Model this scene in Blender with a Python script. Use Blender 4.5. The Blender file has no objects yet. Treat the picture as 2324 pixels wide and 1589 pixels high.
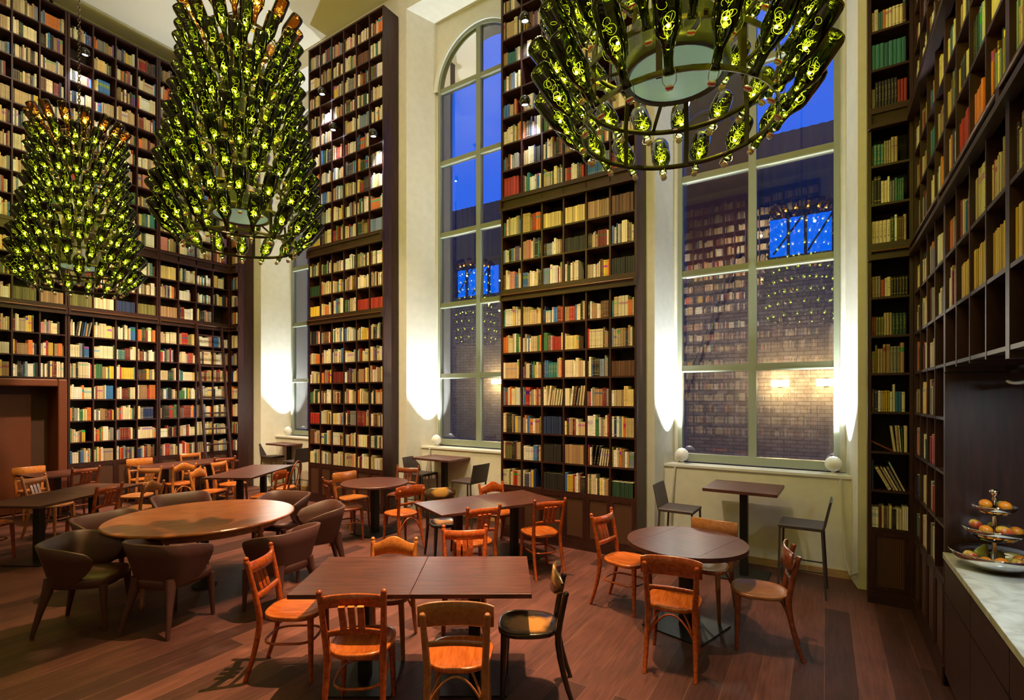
import bpy, math, random
import numpy as np
from mathutils import Matrix, Vector, Euler
random.seed(7)
PI = math.pi
SC = bpy.context.scene
COL = SC.collection
R = math.radians
# ------------------------------------------------------------------ camera, world, exposure
F_PX, CYP, YAW, CAM_H = 1160.0, 902.0, 0.5487, 2.0
cam_d = bpy.data.cameras.new('camera'); cam = bpy.data.objects.new('camera', cam_d); COL.objects.link(cam)
cam.location = (0, 0, CAM_H); cam.rotation_euler = (PI/2, 0, YAW)
cam_d.sensor_fit = 'HORIZONTAL'; cam_d.sensor_width = 36.0; cam_d.lens = 36.0*F_PX/2324.0
cam_d.shift_y = (CYP-794.5)/2324.0
cam_d.clip_start = 0.05; cam_d.clip_end = 200
SC.camera = cam
SC.view_settings.view_transform = 'Standard'; SC.view_settings.look = 'None'
SC.view_settings.exposure = 0.32; SC.view_settings.gamma = 1.0
try: SC.view_settings.use_curve_mapping = False
except Exception: pass
cy = SC.cycles
cy.use_denoising = True
cy.max_bounces = 6; cy.diffuse_bounces = 3; cy.glossy_bounces = 3; cy.transmission_bounces = 4
cy.transparent_max_bounces = 32
cy.sample_clamp_indirect = 8.0; cy.sample_clamp_direct = 0.0
cy.caustics_reflective = False; cy.caustics_refractive = False
W = bpy.data.worlds.new('dusk_sky'); SC.world = W; W.use_nodes = True
nt = W.node_tree; nt.nodes.clear()
wo = nt.nodes.new('ShaderNodeOutputWorld'); wb = nt.nodes.new('ShaderNodeBackground')
tc = nt.nodes.new('ShaderNodeTexCoord'); sx = nt.nodes.new('ShaderNodeSeparateXYZ')
cr = nt.nodes.new('ShaderNodeValToRGB')
cr.color_ramp.elements[0].position = 0.25; cr.color_ramp.elements[0].color = (0.0, 0.145, 1.0, 1)
cr.color_ramp.elements[1].position = 0.75; cr.color_ramp.elements[1].color = (0.008, 0.11, 0.85, 1)
wn = nt.nodes.new('ShaderNodeTexNoise'); wn.inputs['Scale'].default_value = 2.2; wn.inputs['Detail'].default_value = 4
wm = nt.nodes.new('ShaderNodeMixRGB'); wm.inputs[0].default_value = 0.1; wm.inputs[2].default_value = (0.04, 0.2, 0.8, 1)
mr = nt.nodes.new('ShaderNodeMath'); mr.operation = 'MULTIPLY'; mr.inputs[1].default_value = 0.22
nt.links.new(tc.outputs['Generated'], sx.inputs[0]); nt.links.new(sx.outputs['Z'], cr.inputs[0])
nt.links.new(tc.outputs['Generated'], wn.inputs['Vector']); nt.links.new(wn.outputs['Fac'], mr.inputs[0]); nt.links.new(mr.outputs[0], wm.inputs[0])
nt.links.new(cr.outputs[0], wm.inputs[1]); nt.links.new(wm.outputs[0], wb.inputs[0]); wb.inputs[1].default_value = 0.86
nt.links.new(wb.outputs[0], wo.inputs[0])

# ------------------------------------------------------------------ frames of reference
TH = -0.034; OX, OY = 0.5, 6.08
U = (math.cos(TH), math.sin(TH)); V = (-math.sin(TH), math.cos(TH))
def Wp(u, v, z=0.0): return (OX+U[0]*u+V[0]*v, OY+U[1]*u+V[1]*v, z)
def MW(u=0, v=0, z=0): return Matrix.Translation(Wp(u, v, z)) @ Matrix.Rotation(TH, 4, 'Z')
XL, XR = -11.36, 0.71
ML = Matrix.Translation((XL, 0, 0)) @ Matrix.Rotation(PI/2, 4, 'Z')        # local x -> +Y, y -> -X
MR = Matrix.Translation((XR, 5.98, 0)) @ Matrix.Rotation(-PI/2, 4, 'Z')    # local x -> -Y, y -> +X
S_, C_ = math.sin(YAW), math.cos(YAW)
def pix(p):
    dep = -S_*p[0]+C_*p[1]; r = C_*p[0]+S_*p[1]
    if dep < 0.05: return None
    return (1162+F_PX*r/dep, CYP-F_PX*(p[2]-CAM_H)/dep, dep)

# ------------------------------------------------------------------ lights
def light(name, kind, loc, energy, color, size=0.05, rot=None, target=None, angle=60, blend=0.5, sx_=None, sy_=None):
    d = bpy.data.lights.new(name, kind); o = bpy.data.objects.new(name, d); COL.objects.link(o)
    d.energy = energy; d.color = color; o.location = loc
    if kind in ('POINT', 'SPOT'): d.shadow_soft_size = size
    if kind == 'SPOT': d.spot_size = R(angle); d.spot_blend = blend
    if kind == 'AREA':
        d.shape = 'RECTANGLE'; d.size = sx_; d.size_y = sy_
    if target is not None:
        o.rotation_euler = (Vector(target)-Vector(loc)).to_track_quat('-Z', 'Y').to_euler()
    elif rot is not None: o.rotation_euler = rot
    return o
WARM = (1.0, 0.62, 0.33); COOL = (0.86, 0.94, 1.0); WHITE = (1.0, 0.93, 0.82)
# downlights high over the tables (warm halogen)
for (x, y, e, tx, ty, an) in ((-2.0, 3.9, 2100, -2.7, 2.5, 36), (-3.0, 4.6, 1300, -3.5, 5.0, 40), (-1.7, 3.6, 520, -1.35, 4.2, 34),
                              (-5.2, 4.4, 1000, -5.5, 3.2, 36), (-6.2, 5.2, 850, -5.7, 5.3, 36), (-8.2, 4.6, 850, -8.4, 5.0, 44),
                              (-9.6, 4.2, 850, -10.2, 4.9, 46), (-8.9, 2.2, 180, -9.6, 3.0, 46)):
    light('table_spot', 'SPOT', (x, y, 8.3), e*2.1, WARM, 0.04, target=(tx, ty, 0.5), angle=an, blend=0.8)
# wall-washing spots onto the shelves
for (p, t, e, a) in (((-6.4, 4.0, 8.5), (-11.3, 4.6, .9), 2900, 42), ((-7.8, 2.6, 8.6), (-11.3, 3.4, 6.0), 330, 90), ((-5.6, 2.2, 8.6), (-7.6, 6.3, 1.2), 1500, 44),
                     ((-2.2, 1.9, 8.6), (-3.1, 6.2, 1.0), 1000, 44), ((-4.4, 1.6, 8.6), (-7.6, 6.3, 6.5), 420, 70), ((-1.2, 2.0, 8.6), (-3.0, 6.2, 5.6), 260, 70),
                     ((-3.0, 2.5, 8.6), (0.9, 5.6, 3.4), 200, 80), ((-2.2, -.8, 8.6), (-2.6, -4.0, 5.5), 2900, 80), ((-6.5, -.8, 8.6), (-7.0, -4.0, 4.5), 2600, 95)):
    light('wall_wash', 'SPOT', p, e, (1.0, 0.78, 0.52), 0.12, target=t, angle=a, blend=0.9)
# daylight-white lamp under the shelf over the counter
light('counter_light', 'AREA', (1.02, 3.3, 2.12), 11, (0.8, 0.93, 1.0), rot=(0, 0, 0), sx_=0.12, sy_=0.5)

# ------------------------------------------------------------------ mesh builder
class MB:
    def __init__(s): s.v = []; s.f = []; s.m = []; s.sm = []
    def add(s, vs, fs, mi=0, smooth=False):
        b = len(s.v); s.v.extend([tuple(p) for p in vs])
        for f in fs: s.f.append(tuple(i+b for i in f)); s.m.append(mi); s.sm.append(smooth)
    def box(s, x0, x1, y0, y1, z0, z1, mi=0, M=None):
        vs = [(x0,y0,z0),(x1,y0,z0),(x1,y1,z0),(x0,y1,z0),(x0,y0,z1),(x1,y0,z1),(x1,y1,z1),(x0,y1,z1)]
        if M is not None: vs = [tuple(M @ Vector(p)) for p in vs]
        s.add(vs, [(3,2,1,0),(4,5,6,7),(0,1,5,4),(1,2,6,5),(2,3,7,6),(3,0,4,7)], mi)
    def tube(s, pts, rad, n=8, closed=False, mi=0, caps=True, flat=None):
        pts = [Vector(p) for p in pts]; N = len(pts)
        if not hasattr(rad, '__len__'): rad = [rad]*N
        vs = []; prev = None
        for i, p in enumerate(pts):
            if closed: t = pts[(i+1) % N]-pts[i-1]
            else: t = pts[min(i+1, N-1)]-pts[max(i-1, 0)]
            t.normalize()
            if prev is None:
                a = Vector((0, 0, 1)) if abs(t.z) < 0.9 else Vector((1, 0, 0))
                nrm = (a - t*a.dot(t)).normalized()
            else:
                nrm = (prev - t*prev.dot(t)).normalized()
            prev = nrm; bn = t.cross(nrm)
            for k in range(n):
                a = 2*PI*k/n + (PI/4 if n == 4 else 0)
                ca, sa = math.cos(a), math.sin(a)
                if flat: ca, sa = ca*flat[0], sa*flat[1]
                vs.append(p + (nrm*ca+bn*sa)*rad[i])
        fs = []
        for i in range(N if closed else N-1):
            a, b = i*n, ((i+1) % N)*n
            for k in range(n): fs.append((a+k, a+(k+1) % n, b+(k+1) % n, b+k))
        s.add(vs, fs, mi, n > 4)
        if caps and not closed:
            s.add(vs[:n], [tuple(range(n))[::-1]], mi); s.add(vs[-n:], [tuple(range(n))], mi)
    def lathe(s, prof, n=16, M=None, mi=0, smooth=True, cap0=False, cap1=False):
        vs = []
        for (r, z) in prof:
            for k in range(n):
                a = 2*PI*k/n; vs.append(Vector((r*math.cos(a), r*math.sin(a), z)))
        if M is not None: vs = [M @ p for p in vs]
        fs = []
        for i in range(len(prof)-1):
            for k in range(n): fs.append((i*n+k, i*n+(k+1) % n, (i+1)*n+(k+1) % n, (i+1)*n+k))
        s.add(vs, fs, mi, smooth)
        if cap0: s.add(vs[:n], [tuple(range(n))[::-1]], mi)
        if cap1: s.add(vs[-n:], [tuple(range(n))], mi)
    def prism(s, outline, z0, z1, mi=0, M=None, inset=0.0, cz=None):
        n = len(outline)
        if inset > 0:   # chamfered rim
            cxm = sum(p[0] for p in outline)/n; cym = sum(p[1] for p in outline)/n
            def sc(k): return [(cxm+(p[0]-cxm)*k, cym+(p[1]-cym)*k) for p in outline]
            ext = max(abs(p[0]-cxm) for p in outline); k = 1-inset/ext; h = min(inset, (z1-z0)*0.4)
            rings = [(sc(k), z0), (outline, z0+h), (outline, z1-h), (sc(k), z1)]
        else: rings = [(outline, z0), (outline, z1)]
        vs = [(p[0], p[1], z) for (o, z) in rings for p in o]
        if M is not None: vs = [tuple(M @ Vector(p)) for p in vs]
        fs = []
        for i in range(len(rings)-1):
            for k in range(n): fs.append((i*n+k, i*n+(k+1) % n, (i+1)*n+(k+1) % n, (i+1)*n+k))
        s.add(vs, fs, mi, False)
        s.add(vs[:n], [tuple(range(n))[::-1]], mi); s.add(vs[-n:], [tuple(range(n))], mi)
    def ball(s, c, r, n=12, m=8, mi=0, sc=(1, 1, 1)):
        prof = [(max(1e-5, math.sin(PI*i/m)), -math.cos(PI*i/m)) for i in range(m+1)]
        M = Matrix.Translation(c) @ Matrix.Diagonal((r*sc[0], r*sc[1], r*sc[2], 1))
        s.lathe(prof, n, M, mi)
    def grid(s, P, mi=0, smooth=True, closed_u=False):
        a = len(P); b = len(P[0]); vs = [p for row in P for p in row]; fs = []
        for i in range(a if closed_u else a-1):
            for j in range(b-1): fs.append((i*b+j, ((i+1) % a)*b+j, ((i+1) % a)*b+j+1, i*b+j+1))
        s.add(vs, fs, mi, smooth)
    def mesh(s, name, mats):
        me = bpy.data.meshes.new(name); me.from_pydata(s.v, [], s.f)
        if not isinstance(mats, (list, tuple)): mats = [mats]
        for m in mats: me.materials.append(m)
        me.polygons.foreach_set('material_index', s.m); me.polygons.foreach_set('use_smooth', s.sm)
        me.update(); return me
    def build(s, name, mats, parent=None, M=None, bevel=0, label=None, solid=0):
        o = bpy.data.objects.new(name, s.mesh(name, mats)); COL.objects.link(o)
        if parent is not None: o.parent = parent
        if M is not None: o.matrix_basis = M
        if solid:
            b = o.modifiers.new('thick', 'SOLIDIFY'); b.thickness = solid; b.offset = 0
        if bevel:
            b = o.modifiers.new('edge', 'BEVEL'); b.width = bevel; b.segments = 2; b.limit_method = 'ANGLE'; b.angle_limit = R(50)
        if label: o['label'] = label
        return o
def thing(name, label, cat, M=None, group=None, kind=None):
    o = bpy.data.objects.new(name, None); COL.objects.link(o); o.empty_display_size = 0.1
    if M is not None: o.matrix_basis = M
    return tag(o, label, cat, group, kind)
def tag(o, label=None, cat=None, group=None, kind=None):
    if label: o['label'] = label
    if cat: o['category'] = cat
    if group: o['group'] = group
    if kind: o['kind'] = kind
    return o
def kids(o): return [c for c in COL.objects if c.parent == o]
def copy_tree(o, parent=None, table=None):
    c = o.copy(); COL.objects.link(c); c.parent = parent
    for ch in (table[o] if table else kids(o)):
        d = ch.copy(); COL.objects.link(d); d.parent = c
        for g in (table.get(ch, []) if table else kids(ch)):
            e = g.copy(); COL.objects.link(e); e.parent = d
    return c
def struct(name, mb, mats, **k): return tag(mb.build(name, mats, **k), kind='structure')
def TM(x, y, z=0, a=0): return Matrix.Translation((x, y, z)) @ Matrix.Rotation(R(a), 4, 'Z')

# ------------------------------------------------------------------ materials
def new_mat(name):
    m = bpy.data.materials.new(name); m.use_nodes = True; n = m.node_tree; n.nodes.clear()
    o = n.nodes.new('ShaderNodeOutputMaterial'); p = n.nodes.new('ShaderNodeBsdfPrincipled')
    n.links.new(p.outputs[0], o.inputs[0]); return m, n, p, o
def plain(name, c, rough=0.5, metal=0.0, coat=0.0, bump=0.0, bscale=40, spec=0.5, var=0.0):
    m, n, p, o = new_mat(name)
    p.inputs['Base Color'].default_value = (*c, 1); p.inputs['Roughness'].default_value = rough
    p.inputs['Metallic'].default_value = metal; p.inputs['Coat Weight'].default_value = coat; p.inputs['Specular IOR Level'].default_value = spec
    if bump or var:
        t = n.nodes.new('ShaderNodeTexCoord'); no = n.nodes.new('ShaderNodeTexNoise'); no.inputs['Scale'].default_value = bscale; no.inputs['Detail'].default_value = 5
        n.links.new(t.outputs['Object'], no.inputs['Vector'])
        if bump:
            b = n.nodes.new('ShaderNodeBump'); b.inputs['Strength'].default_value = bump; b.inputs['Distance'].default_value = 0.01
            n.links.new(no.outputs['Fac'], b.inputs['Height']); n.links.new(b.outputs[0], p.inputs['Normal'])
        if var:
            r_ = n.nodes.new('ShaderNodeValToRGB'); r_.color_ramp.elements[0].position = .3; r_.color_ramp.elements[1].position = .7
            r_.color_ramp.elements[0].color = (*[x*(1-var) for x in c], 1); r_.color_ramp.elements[1].color = (*[min(1, x*(1+var)) for x in c], 1)
            n.links.new(no.outputs['Fac'], r_.inputs[0]); n.links.new(r_.outputs[0], p.inputs['Base Color'])
    return m
def wood(name, c1, c2, rough=0.4, stretch=(1, 14, 14), scale=3.0, coat=0.0, bump=0.05, worn=None):
    m, n, p, o = new_mat(name)
    t = n.nodes.new('ShaderNodeTexCoord'); mp = n.nodes.new('ShaderNodeMapping'); mp.inputs['Scale'].default_value = stretch
    no = n.nodes.new('ShaderNodeTexNoise'); no.inputs['Scale'].default_value = scale; no.inputs['Detail'].default_value = 8; no.inputs['Distortion'].default_value = 0.6
    r_ = n.nodes.new('ShaderNodeValToRGB'); r_.color_ramp.elements[0].position = .32; r_.color_ramp.elements[1].position = .68
    r_.color_ramp.elements[0].color = (*c1, 1); r_.color_ramp.elements[1].color = (*c2, 1)
    n.links.new(t.outputs['Object'], mp.inputs[0]); n.links.new(mp.outputs[0], no.inputs['Vector']); n.links.new(no.outputs['Fac'], r_.inputs[0])
    src = r_.outputs[0]
    if worn:   # bare wood showing through in the middle of the seat / edges
        n2 = n.nodes.new('ShaderNodeTexNoise'); n2.inputs['Scale'].default_value = 6; n2.inputs['Detail'].default_value = 6
        g = n.nodes.new('ShaderNodeTexGradient'); g.gradient_type = 'SPHERICAL'; m2 = n.nodes.new('ShaderNodeMapping')
        m2.inputs['Scale'].default_value = worn[1]; m2.inputs['Location'].default_value = worn[2]
        ad = n.nodes.new('ShaderNodeMath'); ad.operation = 'ADD'; r2 = n.nodes.new('ShaderNodeValToRGB')
        r2.color_ramp.elements[0].position = .72; r2.color_ramp.elements[1].position = .98
        n.links.new(t.outputs['Object'], n2.inputs['Vector']); n.links.new(t.outputs['Object'], m2.inputs[0]); n.links.new(m2.outputs[0], g.inputs[0])
        n.links.new(n2.outputs['Fac'], ad.inputs[0]); n.links.new(g.outputs['Fac'], ad.inputs[1]); n.links.new(ad.outputs[0], r2.inputs[0])
        mx = n.nodes.new('ShaderNodeMixRGB'); mx.inputs[2].default_value = (*worn[0], 1)
        n.links.new(r2.outputs[0], mx.inputs[0]); n.links.new(src, mx.inputs[1]); src = mx.outputs[0]
    n.links.new(src, p.inputs['Base Color'])
    p.inputs['Roughness'].default_value = rough; p.inputs['Coat Weight'].default_value = coat; p.inputs['Coat Roughness'].default_value = 0.15
    if bump:
        b = n.nodes.new('ShaderNodeBump'); b.inputs['Strength'].default_value = bump; b.inputs['Distance'].default_value = 0.01
        n.links.new(no.outputs['Fac'], b.inputs['Height']); n.links.new(b.outputs[0], p.inputs['Normal'])
    return m
def emis(name, c, s, sampled=True):
    m = bpy.data.materials.new(name); m.use_nodes = True; n = m.node_tree; n.nodes.clear()
    o = n.nodes.new('ShaderNodeOutputMaterial'); e = n.nodes.new('ShaderNodeEmission'); e.inputs[0].default_value = (*c, 1); e.inputs[1].default_value = s
    n.links.new(e.outputs[0], o.inputs[0])
    if not sampled: m.cycles.emission_sampling = 'NONE'
    return m
def tinted_glass(name, c, ior=1.5, rough=0.02):
    m = bpy.data.materials.new(name); m.use_nodes = True; n = m.node_tree; n.nodes.clear()
    o = n.nodes.new('ShaderNodeOutputMaterial'); t = n.nodes.new('ShaderNodeBsdfTransparent'); g = n.nodes.new('ShaderNodeBsdfGlossy')
    fr = n.nodes.new('ShaderNodeFresnel'); mx = n.nodes.new('ShaderNodeMixShader')
    t.inputs[0].default_value = (*c, 1); g.inputs['Color'].default_value = (1, 1, 1, 1); g.inputs['Roughness'].default_value = rough; fr.inputs[0].default_value = ior
    n.links.new(fr.outputs[0], mx.inputs[0]); n.links.new(t.outputs[0], mx.inputs[1]); n.links.new(g.outputs[0], mx.inputs[2]); n.links.new(mx.outputs[0], o.inputs[0])
    return m
M_ = {}
M_['case'] = wood('dark_wenge', (0.018, 0.0044, 0.0034), (0.046, 0.0115, 0.0082), 0.42, (9, 9, 1), 3.0, 0.0, 0.05)
M_['case_h'] = wood('dark_wenge_board', (0.018, 0.0048, 0.0034), (0.044, 0.012, 0.008), 0.42, (1, 9, 9), 3.0, 0.0, 0.05)
M_['case_in'] = plain('dark_back_board', (0.012, 0.005, 0.0035), 0.7)
M_['rail'] = plain('bronzed_rail', (0.16, 0.075, 0.03), 0.32, 0.6)
M_['plaster'] = plain('off_white_plaster', (0.74, 0.71, 0.62), 0.85, bump=0.15, bscale=9, var=0.04)
M_['ceil'] = plain('cream_ceiling_paint', (0.76, 0.70, 0.58), 0.9)
M_['frame'] = plain('sage_window_paint', (0.25, 0.27, 0.19), 0.45)
M_['sill'] = plain('white_sill_paint', (0.74, 0.74, 0.70), 0.5)
M_['pane'] = tinted_glass('window_glass', (0.86, 0.88, 0.92), 2.3, 0.0)
M_['chair'] = wood('orange_beech_varnish', (0.24, 0.038, 0.007), (0.44, 0.088, 0.014), 0.26, (2, 12, 12), 3, 0.35, 0.03)
M_['honey'] = wood('honey_beech_varnish', (0.38, 0.105, 0.017), (0.56, 0.19, 0.036), 0.30, (2, 12, 12), 3, 0.35, 0.03)
M_['red'] = wood('red_brown_varnish', (0.14, 0.028, 0.010), (0.24, 0.055, 0.018), 0.25, (2, 12, 12), 3, 0.4, 0.03)
M_['brown'] = wood('mid_brown_varnish', (0.24, 0.085, 0.026), (0.36, 0.14, 0.045), 0.32, (2, 12, 12), 3, 0.3, 0.03)
M_['seat_o'] = wood('orange_plywood_seat', (0.30, 0.062, 0.010), (0.52, 0.135, 0.020), 0.25, (2, 16, 2), 3, 0.4, 0.02)
M_['black'] = wood('worn_black_lacquer', (0.012, 0.008, 0.005), (0.028, 0.016, 0.008), 0.22, (2, 12, 12), 3, 0.5, 0.03, worn=((0.42, 0.19, 0.045), (4.6, 5.2, 0.1), (0.0, 0.0, 0)))
M_['black_p'] = wood('rubbed_black_paddle', (0.03, 0.018, 0.008), (0.09, 0.045, 0.014), 0.25, (2, 12, 12), 3, 0.5, 0.03, worn=((0.50, 0.26, 0.06), (0.1, 5.5, 12.0), (0.0, 0.0, -9.6)))
M_['top'] = wood('dark_wenge_tabletop', (0.042, 0.011, 0.008), (0.115, 0.035, 0.024), 0.40, (2, 26, 10), 2.2, 0.0, 0.03)
M_['round'] = wood('antique_walnut_top', (0.20, 0.050, 0.012), (0.42, 0.135, 0.032), 0.30, (1.5, 9, 3), 2.2, 0.3, 0.0)
M_['iron'] = plain('black_table_iron', (0.012, 0.011, 0.010), 0.45, 0.3)
M_['leather'] = plain('dark_brown_leather', (0.072, 0.027, 0.025), 0.45, bump=0.12, bscale=160, spec=0.45)
M_['leather2'] = plain('plum_brown_saddle_leather', (0.045, 0.030, 0.030), 0.5, bump=0.08, bscale=160)
M_['portal'] = plain('rust_brown_hide', (0.13, 0.030, 0.009), 0.5, bump=0.15, bscale=60, var=0.12)
M_['portal_d'] = plain('dark_rust_panel', (0.055, 0.016, 0.007), 0.6)
M_['chand'] = plain('dark_iron_band', (0.050, 0.034, 0.026), 0.42, 0.7)
M_['bottle'] = tinted_glass('dark_green_bottle_glass', (0.125, 0.165, 0.008), 1.52, 0.03)
M_['bottle_a'] = tinted_glass('amber_bottle_glass', (0.50, 0.24, 0.04), 1.52, 0.03)
M_['wire'] = emis('fairy_light_wire', (1.0, 0.92, 0.35), 30.0, False)
M_['wire2'] = emis('fairy_light_wire_tail', (1.0, 0.88, 0.28), 6.5, False)
M_['bulb'] = emis('fairy_light_bulb', (1.0, 0.95, 0.55), 420.0, False)
M_['steel'] = plain('steel_wire', (0.5, 0.5, 0.48), 0.3, 1.0)
M_['capw'] = plain('white_ceramic_stopper', (0.75, 0.70, 0.62), 0.3)
M_['capr'] = plain('red_rubber_seal', (0.65, 0.03, 0.02), 0.5)
M_['opal'] = plain('sea_green_opal_glass', (0.50, 0.72, 0.60), 0.35)
_p = M_['opal'].node_tree.nodes['Principled BSDF']; _p.inputs['Emission Color'].default_value = (.42, .80, .60, 1); _p.inputs['Emission Strength'].default_value = .16
M_['drum'] = plain('gunmetal_drum', (0.07, 0.07, 0.075), 0.4, 0.5)
M_['ballw'] = plain('white_lamp_shell', (0.82, 0.82, 0.80), 0.35)
M_['ballb'] = plain('glossy_black_shell', (0.012, 0.012, 0.012), 0.08, 0.0, 0.8)
M_['lens'] = emis('lamp_lens', (0.95, 0.98, 1.0), 22.0, False)
M_['cable'] = plain('cream_cable_sleeve', (0.62, 0.58, 0.50), 0.8)
M_['oak'] = wood('light_oak_skirting', (0.40, 0.24, 0.09), (0.55, 0.35, 0.14), 0.5, (1, 9, 9), 3)
M_['marble'] = None
M_['chrome'] = plain('polished_steel', (0.75, 0.74, 0.72), 0.08, 1.0)

def floor_mat():
    m, n, p, o = new_mat('dark_oak_planks')
    t = n.nodes.new('ShaderNodeTexCoord'); mp = n.nodes.new('ShaderNodeMapping'); mp.inputs['Rotation'].default_value = (0, 0, PI/2)
    br = n.nodes.new('ShaderNodeTexBrick'); br.offset = 0.37; br.inputs['Scale'].default_value = 1.0
    br.inputs['Brick Width'].default_value = 2.4; br.inputs['Row Height'].default_value = 0.2; br.inputs['Mortar Size'].default_value = 0.0022
    br.inputs['Color1'].default_value = (0.040, 0.0130, 0.0105, 1); br.inputs['Color2'].default_value = (0.125, 0.044, 0.033, 1); br.inputs['Mortar'].default_value = (0.12, 0.06, 0.042, 1)
    br.inputs['Bias'].default_value = -0.1
    m2 = n.nodes.new('ShaderNodeMapping'); m2.inputs['Scale'].default_value = (16, 1.3, 1)
    no = n.nodes.new('ShaderNodeTexNoise'); no.inputs['Scale'].default_value = 2.2; no.inputs['Detail'].default_value = 9; no.inputs['Distortion'].default_value = 1.0
    no2 = n.nodes.new('ShaderNodeTexNoise'); no2.inputs['Scale'].default_value = 2.6; no2.inputs['Detail'].default_value = 6
    mx = n.nodes.new('ShaderNodeMixRGB'); mx.blend_type = 'OVERLAY'; mx.inputs[0].default_value = 0.75
    mx2 = n.nodes.new('ShaderNodeMixRGB'); mx2.blend_type = 'OVERLAY'; mx2.inputs[0].default_value = 0.45
    n.links.new(t.outputs['Object'], mp.inputs[0]); n.links.new(mp.outputs[0], br.inputs['Vector'])
    n.links.new(t.outputs['Object'], m2.inputs[0]); n.links.new(m2.outputs[0], no.inputs['Vector']); n.links.new(t.outputs['Object'], no2.inputs['Vector'])
    n.links.new(br.outputs['Color'], mx.inputs[1]); n.links.new(no.outputs['Fac'], mx.inputs[2])
    n.links.new(mx.outputs[0], mx2.inputs[1]); n.links.new(no2.outputs['Fac'], mx2.inputs[2]); n.links.new(mx2.outputs[0], p.inputs['Base Color'])
    p.inputs['Roughness'].default_value = 0.55; p.inputs['Specular IOR Level'].default_value = 0.3
    b = n.nodes.new('ShaderNodeBump'); b.inputs['Strength'].default_value = 0.12; b.inputs['Distance'].default_value = 0.01
    n.links.new(no.outputs['Fac'], b.inputs['Height']); n.links.new(b.outputs[0], p.inputs['Normal'])
    return m
def cane_mat():
    m, n, p, o = new_mat('woven_cane')
    t = n.nodes.new('ShaderNodeTexCoord'); sp = n.nodes.new('ShaderNodeSeparateXYZ'); n.links.new(t.outputs['Object'], sp.inputs[0])
    def wave(sock, ph):
        a = n.nodes.new('ShaderNodeMath'); a.operation = 'MULTIPLY'; a.inputs[1].default_value = 2*PI/0.016
        b = n.nodes.new('ShaderNodeMath'); b.operation = 'SINE'
        n.links.new(sock, a.inputs[0]); n.links.new(a.outputs[0], b.inputs[0]); return b.outputs[0]
    mxm = n.nodes.new('ShaderNodeMath'); mxm.operation = 'MAXIMUM'
    n.links.new(wave(sp.outputs['X'], 0), mxm.inputs[0]); n.links.new(wave(sp.outputs['Z'], 0), mxm.inputs[1])
    r_ = n.nodes.new('ShaderNodeValToRGB'); r_.color_ramp.elements[0].position = .35; r_.color_ramp.elements[1].position = .75
    r_.color_ramp.elements[0].color = (0.006, 0.003, 0.002, 1); r_.color_ramp.elements[1].color = (0.13, 0.050, 0.024, 1)
    n.links.new(mxm.outputs[0], r_.inputs[0]); n.links.new(r_.outputs[0], p.inputs['Base Color']); p.inputs['Roughness'].default_value = 0.55
    return m
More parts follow.
